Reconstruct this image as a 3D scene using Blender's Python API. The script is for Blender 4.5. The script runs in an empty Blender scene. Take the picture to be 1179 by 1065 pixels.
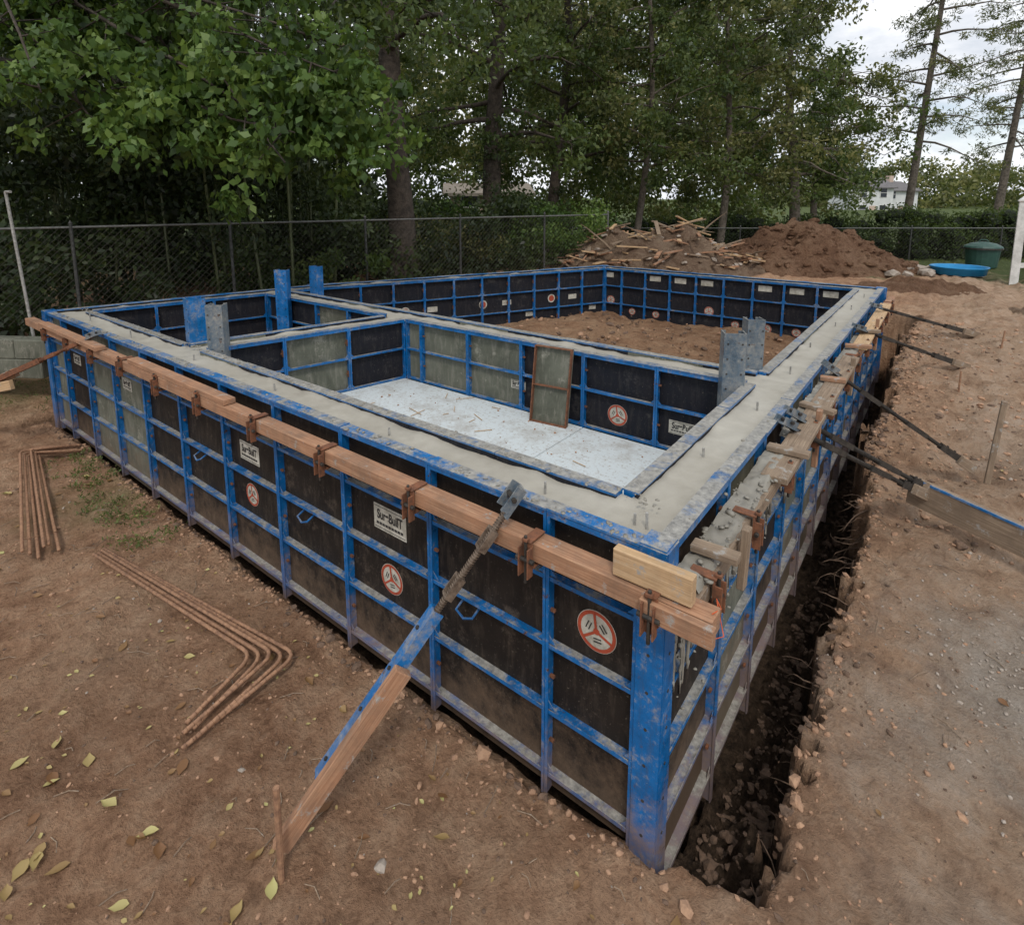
import bpy, bmesh, math, random
import numpy as np
from mathutils import Vector, Matrix, noise as mn
random.seed(7); rng=np.random.default_rng(7)
sc=bpy.context.scene
COL=sc.collection
# ------------------------------------------------------------------ frame
# site frame: x along the long front form (x grows to the near corner), y along the side form
def site(e,n,z=0.0):
    """survey easting/northing (m) -> site frame"""
    return Vector((.686+.7934*e-.6088*n, -1.769+.6088*e+.7934*n, z))
def S(t):
    t=np.clip(t,0,1); return t*t*(3-2*t)
# ------------------------------------------------------------------ materials
def newmat(name):
    m=bpy.data.materials.new(name); m.use_nodes=True
    nt=m.node_tree; b=nt.nodes['Principled BSDF']
    return m,nt,b
def N(nt,t,**k):
    n=nt.nodes.new(t)
    for a,v in k.items(): setattr(n,a,v)
    return n
def noise_node(nt,vec,scale,detail=5,rough=.6,dist=0):
    n=N(nt,'ShaderNodeTexNoise'); n.inputs['Scale'].default_value=scale; n.inputs['Detail'].default_value=detail
    n.inputs['Roughness'].default_value=rough; n.inputs['Distortion'].default_value=dist
    nt.links.new(vec,n.inputs['Vector']); return n.outputs['Fac']
def ramp(nt,fac,stops):
    r=N(nt,'ShaderNodeValToRGB'); el=r.color_ramp.elements
    while len(el)<len(stops): el.new(.5)
    for i,(p,c) in enumerate(stops):
        el[i].position=p; el[i].color=(*c,1) if len(c)==3 else c
    nt.links.new(fac,r.inputs['Fac']); return r.outputs['Color']
def mix(nt,fac,a,b,blend='MIX'):
    m=N(nt,'ShaderNodeMix',data_type='RGBA',blend_type=blend)
    for s,v in ((m.inputs[0],fac),(m.inputs[6],a),(m.inputs[7],b)):
        if isinstance(v,bpy.types.NodeSocket): nt.links.new(v,s)
        elif isinstance(v,(int,float)): s.default_value=v
        else: s.default_value=(*v,1)
    return m.outputs[2]
def math_(nt,op,a,b=None,clamp=False):
    m=N(nt,'ShaderNodeMath',operation=op); m.use_clamp=clamp
    for i,v in enumerate((a,b)):
        if v is None: continue
        if isinstance(v,bpy.types.NodeSocket): nt.links.new(v,m.inputs[i])
        else: m.inputs[i].default_value=v
    return m.outputs[0]
def coords(nt,stretch=None):
    t=N(nt,'ShaderNodeTexCoord')
    if stretch is None: return t.outputs['Object']
    mp=N(nt,'ShaderNodeMapping'); mp.inputs['Scale'].default_value=stretch
    nt.links.new(t.outputs['Object'],mp.inputs['Vector']); return mp.outputs['Vector']
def bump(nt,b,h,strength=.4,dist=.01):
    n=N(nt,'ShaderNodeBump'); n.inputs['Strength'].default_value=strength; n.inputs['Distance'].default_value=dist
    nt.links.new(h,n.inputs['Height']); nt.links.new(n.outputs[0],b.inputs['Normal'])
def mask(nt,fac,lo,hi):
    m=N(nt,'ShaderNodeMapRange'); m.inputs[1].default_value=lo; m.inputs[2].default_value=hi
    nt.links.new(fac,m.inputs[0]); return m.outputs[0]
def worldz(nt):
    g=N(nt,'ShaderNodeNewGeometry'); s=N(nt,'ShaderNodeSeparateXYZ'); nt.links.new(g.outputs['Position'],s.inputs[0]); return s.outputs[2]
def blobmask(nt,v,cx,cy,r0,r1):
    vm=N(nt,'ShaderNodeVectorMath',operation='MULTIPLY'); nt.links.new(v,vm.inputs[0]); vm.inputs[1].default_value=(1,1,0)
    d=N(nt,'ShaderNodeVectorMath',operation='DISTANCE'); nt.links.new(vm.outputs[0],d.inputs[0]); d.inputs[1].default_value=(cx,cy,0)
    ns=noise_node(nt,v,2.2,6,.65)
    dd=math_(nt,'ADD',d.outputs['Value'],math_(nt,'MULTIPLY',math_(nt,'SUBTRACT',ns,.5),1.6))
    return mask(nt,dd,r1,r0)

def dirt_mat(name,base=(.50,.295,.180),light=(.66,.450,.300),dark=(.27,.145,.085),site_zones=False,bscale=1):
    m,nt,b=newmat(name); v=coords(nt)
    n1=noise_node(nt,v,.8,9,.66,.5); n2=noise_node(nt,v,6,9,.72,.2); n3=noise_node(nt,v,42,6,.78)
    c=ramp(nt,n1,[(.36,dark),(.47,base),(.62,light)])
    c=mix(nt,.5,c,ramp(nt,n2,[(.36,dark),(.48,base),(.63,light)]))
    c=mix(nt,.8,c,ramp(nt,n3,[(.3,(.42,.37,.33)),(.50,(1,1,1)),(.72,(1.25,1.25,1.22))]),'MULTIPLY')
    if site_zones:
        grey=ramp(nt,noise_node(nt,v,60,5,.8),[(.3,(.16,.155,.145)),(.5,(.40,.385,.355)),(.7,(.62,.60,.56))])
        for cx,cy,r0,r1,s in ((1.2,1.75,.15,.75,.85),(.75,1.2,.0,.55,.6),(1.25,.35,.0,.6,.6),(1.6,4.2,.1,.8,.5)):
            c=mix(nt,math_(nt,'MULTIPLY',blobmask(nt,v,cx,cy,r0,r1),s),c,grey)
        for cx,cy,r0,r1,s in ((1.5,3.6,.1,.8,.6),(-2.6,-.9,.0,.9,.35),(.6,6.2,.2,1.2,.5),(-.5,-.9,0,.7,.4),(-4.6,-1.0,0,.9,.3),(.9,-.2,0,.6,.35)):
            c=mix(nt,math_(nt,'MULTIPLY',blobmask(nt,v,cx,cy,r0,r1),s),c,(.20,.115,.07))
        for cx,cy,r0,r1 in ((-4.6,-.3,.0,.6),(-8.6,-.2,.2,1.2)):
            c=mix(nt,math_(nt,'MULTIPLY',blobmask(nt,v,cx,cy,r0,r1),.5),c,(.17,.18,.07))
        sx=N(nt,'ShaderNodeSeparateXYZ'); nt.links.new(v,sx.inputs[0])
        pale=math_(nt,'MULTIPLY',mask(nt,sx.outputs[0],.1,.9),.5)
        c=mix(nt,pale,c,ramp(nt,n2,[(.3,(.34,.225,.15)),(.5,(.56,.42,.30)),(.68,(.68,.56,.45))]))
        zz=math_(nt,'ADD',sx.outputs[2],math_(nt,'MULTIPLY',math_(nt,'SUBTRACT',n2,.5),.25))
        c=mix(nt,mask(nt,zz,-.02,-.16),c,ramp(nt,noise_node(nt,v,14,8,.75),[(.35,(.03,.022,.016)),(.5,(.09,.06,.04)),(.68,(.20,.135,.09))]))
        far=N(nt,'ShaderNodeVectorMath',operation='LENGTH'); nt.links.new(v,far.inputs[0])
        fr=math_(nt,'ADD',far.outputs['Value'],math_(nt,'MULTIPLY',math_(nt,'SUBTRACT',n1,.5),9.0))
        gm=mask(nt,fr,12.5,14.5)
        c=mix(nt,gm,c,ramp(nt,n2,[(.3,(.05,.07,.025)),(.7,(.12,.15,.055))]))
    nt.links.new(c,b.inputs['Base Color']); b.inputs['Roughness'].default_value=.95
    b.inputs['Specular IOR Level'].default_value=.12
    h=math_(nt,'ADD',math_(nt,'MULTIPLY',n2,1.6),math_(nt,'MULTIPLY',n3,.7))
    h=math_(nt,'ADD',h,math_(nt,'MULTIPLY',noise_node(nt,v,150,3,.7),.2))
    bump(nt,b,h,1.0,.06*bscale)
    return m
def mud(nt,v,c,hi=.38,amt=.85,col=(.30,.19,.12)):
    z=math_(nt,'ADD',worldz(nt),math_(nt,'MULTIPLY',math_(nt,'SUBTRACT',noise_node(nt,v,7,9,.8),.5),1.3))
    return mix(nt,math_(nt,'MULTIPLY',mask(nt,z,hi,-.1),amt),c,col)
def paint_mat(name,col,grime=(.34,.32,.28),amount=.5,topdirt=True,tl=.44,th=.53):
    m,nt,b=newmat(name); v=coords(nt)
    n1=noise_node(nt,v,6,8,.7); n2=noise_node(nt,v,38,6,.7); ns=noise_node(nt,coords(nt,(18,18,2.5)),1.5,7,.7)
    c=mix(nt,mask(nt,n1,.3,.7),tuple(x*.6 for x in col),tuple(x*1.25 for x in col))
    c=mix(nt,math_(nt,'MULTIPLY',mask(nt,ns,.50,.74),.6),c,(.06,.06,.055))
    g=math_(nt,'MULTIPLY',mask(nt,math_(nt,'ADD',math_(nt,'MULTIPLY',n1,.6),math_(nt,'MULTIPLY',n2,.4)),.58-.14*amount,.64),.85)
    c=mix(nt,g,c,ramp(nt,n2,[(.3,tuple(x*.45 for x in grime)),(.7,grime)]))
    c=mix(nt,mask(nt,noise_node(nt,v,17,6,.8),.60,.66),c,(.10,.045,.02))
    c=mix(nt,mask(nt,noise_node(nt,v,75,4,.8),.66,.70),c,(.42,.40,.36))
    c=mud(nt,v,c,.22,.75)
    if topdirt:
        geo=N(nt,'ShaderNodeNewGeometry'); s=N(nt,'ShaderNodeSeparateXYZ'); nt.links.new(geo.outputs['Normal'],s.inputs[0])
        t=math_(nt,'MULTIPLY',mask(nt,s.outputs[2],.5,.9),mask(nt,noise_node(nt,v,3.2,9,.78),tl,th))
        c=mix(nt,math_(nt,'MULTIPLY',t,.95),c,ramp(nt,n2,[(.3,(.15,.14,.12)),(.7,(.46,.44,.39))]))
    nt.links.new(c,b.inputs['Base Color'])
    nt.links.new(mask(nt,n1,.1,1.1),b.inputs['Roughness'])
    bump(nt,b,n2,.4,.004)
    return m

def ply_mat(name,a,bcol,spot,k=.6):
    m,nt,b=newmat(name); v=coords(nt)
    n1=noise_node(nt,v,2.1,8,.7,.4); n2=noise_node(nt,coords(nt,(14,14,3)),2,7,.7); n3=noise_node(nt,v,60,4,.8)
    c=mix(nt,mask(nt,n1,.35,.65),a,bcol)
    c=mix(nt,math_(nt,'MULTIPLY',mask(nt,n2,.50,.72),k),c,spot)
    c=mix(nt,math_(nt,'MULTIPLY',mask(nt,noise_node(nt,v,5,9,.8),.56,.66),.7),c,tuple(x*1.5 for x in spot))
    c=mix(nt,math_(nt,'MULTIPLY',mask(nt,n3,.62,.72),.6),c,(.26,.23,.18))
    c=mud(nt,v,c,.30,.6,(.19,.125,.08))
    nt.links.new(c,b.inputs['Base Color']); nt.links.new(mask(nt,n1,-.6,.9),b.inputs['Roughness']); b.inputs['Specular IOR Level'].default_value=.25
    bump(nt,b,n2,.2,.003)
    return m

def wood_mat(name,a,c2,dirt=.3):
    m,nt,b=newmat(name)
    v=coords(nt,(1.2,38,38)); v0=coords(nt)
    g=noise_node(nt,v,3.5,6,.6,.8); n=noise_node(nt,v0,5,9,.75)
    c=ramp(nt,g,[(.28,tuple(x*.7 for x in a)),(.48,a),(.70,c2)])
    c=mix(nt,math_(nt,'MULTIPLY',mask(nt,n,.42,.66),dirt),c,(.14,.10,.07))
    c=mix(nt,mask(nt,noise_node(nt,v0,14,6,.75),.59,.67),c,(.33,.31,.28))
    vo=N(nt,'ShaderNodeTexVoronoi'); vo.inputs['Scale'].default_value=3.2; nt.links.new(coords(nt,(1,2.5,2.5)),vo.inputs['Vector'])
    c=mix(nt,mask(nt,vo.outputs['Distance'],.06,.03),c,(.09,.045,.02))
    nt.links.new(c,b.inputs['Base Color']); b.inputs['Roughness'].default_value=.85
    bump(nt,b,g,.3,.003)
    return m

def simple_mat(name,col,col2=None,scale=12,rough=.7,metal=0,bs=.2,bd=.004):
    m,nt,b=newmat(name); v=coords(nt); col2=col2 or tuple(x*.6 for x in col)
    n=noise_node(nt,v,scale,7,.7)
    nt.links.new(ramp(nt,n,[(.32,col2),(.62,col)]),b.inputs['Base Color'])
    b.inputs['Roughness'].default_value=rough; b.inputs['Metallic'].default_value=metal
    bump(nt,b,n,bs,bd); return m

def leaf_mat(name,dark,mid,lightc,trans=.35):
    m,nt,b=newmat(name)
    at=N(nt,'ShaderNodeAttribute'); at.attribute_name='tint'
    c=ramp(nt,at.outputs['Fac'],[(.05,dark),(.5,mid),(.95,lightc)])
    nt.links.new(c,b.inputs['Base Color']); b.inputs['Roughness'].default_value=.5; b.inputs['Specular IOR Level'].default_value=.4
    tr=N(nt,'ShaderNodeBsdfTranslucent'); nt.links.new(mix(nt,.4,c,(.25,.32,.04),'MIX'),tr.inputs['Color'])
    ms=N(nt,'ShaderNodeMixShader'); ms.inputs[0].default_value=trans
    out=nt.nodes['Material Output']
    nt.links.new(b.outputs[0],ms.inputs[1]); nt.links.new(tr.outputs[0],ms.inputs[2]); nt.links.new(ms.outputs[0],out.inputs['Surface'])
    return m

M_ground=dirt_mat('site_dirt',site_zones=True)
M_fill=dirt_mat('backfill',base=(.36,.21,.125),light=(.48,.32,.20),dark=(.19,.11,.065))
M_mound=dirt_mat('mound_dirt',base=(.32,.18,.11),light=(.46,.29,.185),dark=(.15,.08,.05),bscale=3)
M_rubble=dirt_mat('rubble_dirt',base=(.33,.22,.15),light=(.50,.37,.26),dark=(.16,.10,.065),bscale=3)
M_blue=paint_mat('blue_form_paint',(.002,.135,.40),amount=.38)
M_blue2=paint_mat('blue_form_paint_crusted',(.003,.155,.44),amount=.7)
M_blue3=paint_mat('blue_form_slurry_coated',(.003,.14,.40),amount=.9,tl=.36,th=.47)
M_steelg=paint_mat('crusted_steel',(.10,.15,.20),amount=1.2)
M_ply=ply_mat('form_face_dark',(.009,.007,.006),(.022,.016,.012),(.065,.050,.038))
M_plyb=ply_mat('form_face_blueblack',(.006,.008,.014),(.015,.014,.018),(.045,.042,.04))
M_plyg=ply_mat('form_face_cement',(.075,.08,.06),(.16,.165,.13),(.24,.23,.19),.8)
M_lumber=wood_mat('lumber_pine',(.52,.34,.18),(.64,.46,.28),.35)
M_lumber_red=wood_mat('lumber_fir_red',(.37,.19,.105),(.50,.295,.175),.6)
M_lumber_old=wood_mat('lumber_weathered',(.25,.18,.12),(.38,.29,.205),.6)
M_rust=simple_mat('rusty_steel',(.24,.095,.045),(.08,.04,.025),30,.85)
M_rebar=simple_mat('rebar_steel',(.40,.225,.13),(.17,.09,.055),40,.8,.1)
M_greysteel=simple_mat('galvanised_steel',(.18,.18,.17),(.08,.08,.075),20,.55,.4)
M_darksteel=simple_mat('dark_steel',(.07,.06,.05),(.022,.02,.018),30,.6,.3)
M_screw=simple_mat('worn_screw_steel',(.26,.20,.15),(.08,.055,.04),35,.6,.4)
M_white=simple_mat('white_paint',(.75,.75,.72),(.5,.5,.47),9,.5)
M_label=simple_mat('label_cream',(.55,.53,.46),(.27,.25,.20),14,.6)
M_black=simple_mat('label_print',(.03,.03,.03),None,20,.6)
M_red=simple_mat('label_red',(.45,.07,.03),(.25,.05,.025),20,.6)
M_stone=simple_mat('stone',(.42,.36,.30),(.22,.18,.145),7,.9,0,.5,.01)
M_clod=simple_mat('dirt_clod',(.45,.275,.17),(.26,.15,.095),25,.95,0,.6,.01)
M_clodd=simple_mat('dirt_clod_damp',(.19,.12,.08),(.07,.048,.034),25,.95,0,.6,.01)
M_bark=simple_mat('bark',(.10,.078,.06),(.026,.02,.016),9,.95,0,1.0,.06)
M_barkl=simple_mat('bark_grey',(.18,.15,.12),(.06,.048,.037),9,.95,0,1.0,.05)
def concrete_mat(name='wet_concrete',k=1.0):
    m,nt,b=newmat(name); v=coords(nt)
    n1=noise_node(nt,v,1.3,7,.6); n2=noise_node(nt,v,11,8,.72); n3=noise_node(nt,v,90,4,.7)
    q=lambda r,g_,b_:(r*k,g_*k,b_*k)
    c=ramp(nt,n1,[(.3,q(.33,.30,.245)),(.55,q(.41,.385,.325)),(.75,q(.48,.46,.40))])
    c=mix(nt,.25,c,ramp(nt,n2,[(.3,q(.24,.215,.17)),(.7,q(.50,.475,.41))]))
    c=mix(nt,math_(nt,'MULTIPLY',mask(nt,n3,.64,.74),.3),c,q(.16,.14,.11))
    nt.links.new(c,b.inputs['Base Color']); nt.links.new(mask(nt,n2,-.1,1.0),b.inputs['Roughness'])
    bump(nt,b,math_(nt,'ADD',n2,math_(nt,'MULTIPLY',n3,.4)),.25,.010); return m
M_conc=concrete_mat(); M_crust=concrete_mat('dried_slurry',.68)
def foam_mat():
    m,nt,b=newmat('white_foam_board'); v=coords(nt)
    n1=noise_node(nt,v,3,8,.75); n2=noise_node(nt,v,35,6,.75)
    c=mix(nt,n1,(.52,.58,.60),(.68,.72,.72))
    c=mix(nt,mask(nt,n1,.48,.70),c,(.38,.37,.34))
    c=mix(nt,math_(nt,'MULTIPLY',mask(nt,n2,.54,.64),.65),c,(.26,.20,.14))
    nt.links.new(c,b.inputs['Base Color']); b.inputs['Roughness'].default_value=.7; bump(nt,b,n2,.3,.006); return m
M_foam=foam_mat()
# ------------------------------------------------------------------ mesh builder
class MB:
    def __init__(s): s.v=[]; s.f=[]; s.m=[]
    def add(s,vs,fs,mi=0):
        o=len(s.v); s.v.extend([tuple(x) for x in vs]); s.f.extend([tuple(i+o for i in f) for f in fs]); s.m.extend([mi]*len(fs))
    def frame(s,o,ax,ay,az,rx,ry,rz,mi=0):
        o=Vector(o); vs=[]
        for k in rz:
            for j in ry:
                for i in rx: vs.append(o+ax*i+ay*j+az*k)
        s.add(vs,[(0,1,3,2),(4,6,7,5),(0,4,5,1),(2,3,7,6),(0,2,6,4),(1,5,7,3)],mi)
    def box(s,x0,x1,y0,y1,z0,z1,mi=0):
        s.frame((0,0,0),Vector((1,0,0)),Vector((0,1,0)),Vector((0,0,1)),(x0,x1),(y0,y1),(z0,z1),mi)
    def beam(s,p0,p1,w,h,mi=0,up=(0,0,1)):
        p0=Vector(p0);p1=Vector(p1);d=(p1-p0);L=d.length;d.normalize();u=Vector(up)
        a=d.cross(u)
        if a.length<1e-4: a=d.cross(Vector((0,1,0)))
        a.normalize(); u=a.cross(d)
        s.frame(p0,d,a,u,(0,L),(-w/2,w/2),(-h/2,h/2),mi)
    def tube(s,pts,rs,n=8,mi=0,caps=True):
        pts=[Vector(p) for p in pts]
        if not hasattr(rs,'__len__'): rs=[rs]*len(pts)
        vs=[];fs=[];ref=Vector((.3,.2,.93)).normalized()
        for i,p in enumerate(pts):
            d=(pts[min(i+1,len(pts)-1)]-pts[max(i-1,0)]).normalized()
            r=ref if abs(d.dot(ref))<.95 else Vector((1,0,0))
            a=d.cross(r).normalized(); b=a.cross(d)
            for k in range(n):
                t=2*math.pi*k/n; vs.append(p+(a*math.cos(t)+b*math.sin(t))*rs[i])
        for i in range(len(pts)-1):
            for k in range(n):
                k2=(k+1)%n; fs.append((i*n+k,i*n+k2,(i+1)*n+k2,(i+1)*n+k))
        if caps: fs.append(tuple(range(n))); fs.append(tuple((len(pts)-1)*n+k for k in reversed(range(n))))
        s.add(vs,fs,mi)
    def rock(s,c,r,mi=0,flat=.7,sub=1,jit=.3):
        bm=bmesh.new(); bmesh.ops.create_icosphere(bm,subdivisions=sub,radius=1)
        sx,sy,sz=random.uniform(.7,1.3),random.uniform(.7,1.3),flat*random.uniform(.7,1.2)
        R=Matrix.Rotation(random.uniform(0,6.3),3,'Z')@Matrix.Rotation(random.uniform(-.4,.4),3,'X')
        vs=[R@Vector((v.co.x*sx,v.co.y*sy,v.co.z*sz))*r*(1+random.uniform(-jit,jit)) for v in bm.verts]
        fs=[tuple(v.index for v in f.verts) for f in bm.faces]; bm.free()
        c=Vector(c); s.add([v+c for v in vs],fs,mi)
    def obj(s,name,mats,parent=None,bevel=0,smooth=False,recalc=True):
        me=bpy.data.meshes.new(name); me.from_pydata(s.v,[],s.f)
        for m in mats: me.materials.append(m)
        me.polygons.foreach_set('material_index',s.m)
        if smooth: me.polygons.foreach_set('use_smooth',[True]*len(s.f))
        me.update()
        if recalc:
            bm=bmesh.new(); bm.from_mesh(me); bmesh.ops.recalc_face_normals(bm,faces=bm.faces); bm.to_mesh(me); bm.free()
        o=bpy.data.objects.new(name,me); COL.objects.link(o)
        if bevel:
            b=o.modifiers.new('bevel','BEVEL'); b.width=bevel; b.segments=1; b.limit_method='ANGLE'
        if parent: put(o,parent)
        return o
def put(o,parent):
    o.parent=parent; o.matrix_parent_inverse=Matrix.Translation(parent.location).inverted()
def empty(name,loc=(0,0,0)):
    e=bpy.data.objects.new(name,None); e.location=loc; e.empty_display_size=.2; COL.objects.link(e); return e
def board(name,p0,p1,w,h,mat,parent=None,up=(0,0,1),bevel=.003):
    """sawn board in its own local frame (x along the grain)"""
    p0=Vector(p0);p1=Vector(p1);d=p1-p0;L=d.length;d.normalize();u=Vector(up)
    a=u.cross(d)
    if a.length<1e-3: a=Vector((0,1,0)).cross(d)
    a.normalize();u=d.cross(a)
    mb=MB(); mb.box(0,L,-w/2,w/2,-h/2,h/2)
    o=mb.obj(name,[mat],bevel=bevel)
    o.matrix_world=Matrix(((d.x,a.x,u.x,p0.x),(d.y,a.y,u.y,p0.y),(d.z,a.z,u.z,p0.z),(0,0,0,1)))
    if parent: put(o,parent)
    return o
# ------------------------------------------------------------------ leaves
def leaves(name,cent,rad,cnt,size,mat,parent=None,droop=.5,tint=(.1,.9),flat=1.0,wr=.5):
    cent=np.asarray(cent,float).reshape(-1,3); k=len(cent)
    rad=np.broadcast_to(np.asarray(rad,float),(k,)); 
    idx=np.repeat(np.arange(k),cnt); n=len(idx)
    d=rng.normal(size=(n,3)); d/=np.linalg.norm(d,axis=1)[:,None]
    rr=rng.random(n)**.45
    p=cent[idx]+d*(rad[idx]*rr)[:,None]*np.array([1,1,.75*flat])
    ax=rng.normal(size=(n,3)); ax[:,2]-=droop*1.2; ax/=np.linalg.norm(ax,axis=1)[:,None]
    r2=rng.normal(size=(n,3)); r2[:,2]*=.3
    sd=np.cross(ax,r2); sd/=np.linalg.norm(sd,axis=1)[:,None]
    nr=np.cross(ax,sd)
    L=size*rng.uniform(.6,1.25,n)[:,None]; W=L*wr
    V=np.empty((n,4,3))
    V[:,0]=p; V[:,1]=p+ax*L*.45+sd*W*.5+nr*L*.08; V[:,2]=p+ax*L; V[:,3]=p+ax*L*.45-sd*W*.5+nr*L*.08
    ct=rng.uniform(-.28,.28,k)[idx]; hi=(d[:,2]*rr)*.15
    t=np.clip(rng.normal((tint[0]+tint[1])/2,(tint[1]-tint[0])/5,n)+ct+hi,0,1)
    me=bpy.data.meshes.new(name); me.vertices.add(4*n); me.loops.add(4*n); me.polygons.add(n)
    me.vertices.foreach_set('co',V.reshape(-1)); me.loops.foreach_set('vertex_index',np.arange(4*n,dtype=np.int32))
    me.polygons.foreach_set('loop_start',np.arange(0,4*n,4,dtype=np.int32))
    me.update(calc_edges=True)
    a=me.attributes.new('tint','FLOAT','POINT'); a.data.foreach_set('value',np.repeat(t,4).astype(np.float32))
    me.materials.append(mat)
    o=bpy.data.objects.new(name,me); COL.objects.link(o)
    if parent: put(o,parent)
    return o
L_dark=leaf_mat('leaves_dark',(.009,.016,.005),(.024,.043,.013),(.065,.09,.028),.2)
L_mid=leaf_mat('leaves_mid',(.022,.040,.011),(.068,.108,.029),(.17,.21,.065),.36)
L_bright=leaf_mat('leaves_bright',(.022,.050,.010),(.075,.145,.028),(.20,.29,.07),.38)
L_olive=leaf_mat('leaves_olive',(.036,.048,.016),(.108,.126,.042),(.26,.24,.09),.36)
L_fallen=leaf_mat('fallen_leaf',(.22,.11,.05),(.38,.27,.11),(.52,.48,.20),.15)
L_grass=leaf_mat('grass_blade',(.06,.08,.025),(.11,.16,.045),(.22,.25,.08),.3)

# ------------------------------------------------------------------ polygons of the pour
OUT=[(0,0),(-7.08,0),(-6.43,2.89),(-4.3,7.45),(0,7.45)]   # outer face
PIT=[(-.33,.33),(-.33,2.1),(-3.65,2.1),(-4.03,.33)]
LPIT=[(-4.38,.33),(-4.0,2.1),(-6.27,2.1),(-6.67,.33)]
BIG=[(-.33,2.43),(-.33,7.12),(-4.09,7.12),(-6.12,2.76),(-6.195,2.43)]
def sdist(X,Y,poly):
    d=np.full(X.shape,1e9); ins=np.zeros(X.shape,bool); n=len(poly)
    for i in range(n):
        x0,y0=poly[i]; x1,y1=poly[(i+1)%n]
        dx,dy=x1-x0,y1-y0; t=np.clip(((X-x0)*dx+(Y-y0)*dy)/(dx*dx+dy*dy),0,1)
        d=np.minimum(d,np.hypot(X-x0-t*dx,Y-y0-t*dy))
        c=((y0>Y)!=(y1>Y))
        with np.errstate(divide='ignore',invalid='ignore'):
            xi=(x1-x0)*(Y-y0)/((y1-y0) if y1!=y0 else 1e-9)+x0
        ins^=c&(X<xi)
    return np.where(ins,-d,d)
def offset(poly,d):
    n=len(poly); area=sum(poly[i][0]*poly[(i+1)%n][1]-poly[(i+1)%n][0]*poly[i][1] for i in range(n))
    sg=1 if area>0 else -1; res=[]
    for i in range(n):
        p0=Vector(poly[i-1]);p1=Vector(poly[i]);p2=Vector(poly[(i+1)%n])
        d1=(p1-p0).normalized();d2=(p2-p1).normalized()
        n1=Vector((d1.y,-d1.x))*sg;n2=Vector((d2.y,-d2.x))*sg
        b=(n1+n2); b=b/ (b.dot(n1)); res.append(tuple(p1+b*d))
    return res
# ------------------------------------------------------------------ ground
def vnoise(X,Y,f,seed=0,oct=3):
    out=np.empty(X.size); xf=X.ravel()*f; yf=Y.ravel()*f
    for i in range(X.size): out[i]=mn.fractal((xf[i],yf[i],seed),1.0,2.1,oct)
    return out.reshape(X.shape)
def base_h(X,Y):
    left=.8*S((Y-.2)/2.6); right=.82*S((Y-.2)/7.2+.02)*1.0
    w=S((X+5)/4); z=left*(1-w)+right*w
    n=-.6088*(X-.686)+.7934*(Y+1.769)
    z=z-.35*S((n-14)/3.5)
    z=z+.06*S((-Y-.8)/2)
    return z
def grow(a,b,step,lim,f=1.18):
    c=list(np.arange(a,b+1e-6,step)); lo=[];s=step;x=a
    while x>-lim: s*=f; x-=s; lo.append(x)
    hi=[];s=step;x=c[-1]
    while x<lim: s*=f; x+=s; hi.append(x)
    return np.array(lo[::-1]+c+hi)
def warp(c,lo,hi,f):
    """refine the grid between lo and hi"""
    a=[v for v in c if v<lo or v>hi]; n=int((hi-lo)/f); return np.array(sorted(a+list(np.linspace(lo,hi,n))))
xs=warp(grow(-8.0,2.6,.040,400),-.12,.62,.018); ys=warp(grow(-2.1,8.2,.040,400),-.3,2.4,.022)
X,Y=np.meshgrid(xs,ys)
D=sdist(X,Y,OUT)
N1=vnoise(X,Y,.9,3,3); N2=vnoise(X,Y,4.5,9,4); N3=vnoise(X,Y,13,2,3); N4=vnoise(X,Y,30,6,2)
fade=np.clip(1.5-np.maximum(np.abs(X)-9,np.abs(Y)-9)/20,0,1)
rough=1+1.6*S((X-.2)/.5)*S((Y-1.5)/3)+1.2*S((Y-7.6)/1)
Z=base_h(X,Y)+(.045*N1+.028*N2*rough+.012*N3)*fade
Z=Z+.05*np.exp(-((X+.15)**2+(Y+.12)**2)/.12)
side=S((X+.09)/.05)*S((Y+.0)/.07)        # right-hand trench
wid=(.02+.035*N1+.02*N2)*(1-side)+(.27+.11*N1+.08*N2+.08*N3)*side
wid=np.where(X<-7.0,.28+.08*N1,wid); wid=np.where((Y>1.5)&(X<-3),.35,wid)
wid=np.where(Y>7.3,.4,wid)
dep=(.10)*(1-side)+(.36+.26*S(Y/1.2)+Z*.9)*side
dep=np.where((Y>.5)&(X<-1),.5,dep)
k=1-S((D-np.maximum(wid,.015))/.07)
Z=Z-dep*k*(1-.42*side*S((D-.10)/.18)*np.clip(.5+1.6*N2,0,1.3))+ (.07*N3+.03*N4)*side*k
Z=np.where(D<-.03,-.6,Z)
verts=np.stack([X,Y,Z],-1).reshape(-1,3); ny,nx=X.shape
I=np.arange(ny*nx).reshape(ny,nx)
F=np.stack([I[:-1,:-1],I[:-1,1:],I[1:,1:],I[1:,:-1]],-1).reshape(-1,4)
me=bpy.data.meshes.new('ground'); me.from_pydata(verts.tolist(),[],F.tolist()); me.polygons.foreach_set('use_smooth',[True]*len(F)); me.materials.append(M_ground); me.update()
g=bpy.data.objects.new('ground',me); COL.objects.link(g)
def gz(x,y):
    i=np.clip(np.searchsorted(xs,x)-1,0,len(xs)-2); j=np.clip(np.searchsorted(ys,y)-1,0,len(ys)-2)
    tx=(x-xs[i])/(xs[i+1]-xs[i]); ty=(y-ys[j])/(ys[j+1]-ys[j])
    return float((Z[j,i]*(1-tx)+Z[j,i+1]*tx)*(1-ty)+(Z[j+1,i]*(1-tx)+Z[j+1,i+1]*tx)*ty)
def gp(e,n,dz=0):
    p=site(e,n); p.z=gz(p.x,p.y)+dz; return p

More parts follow.
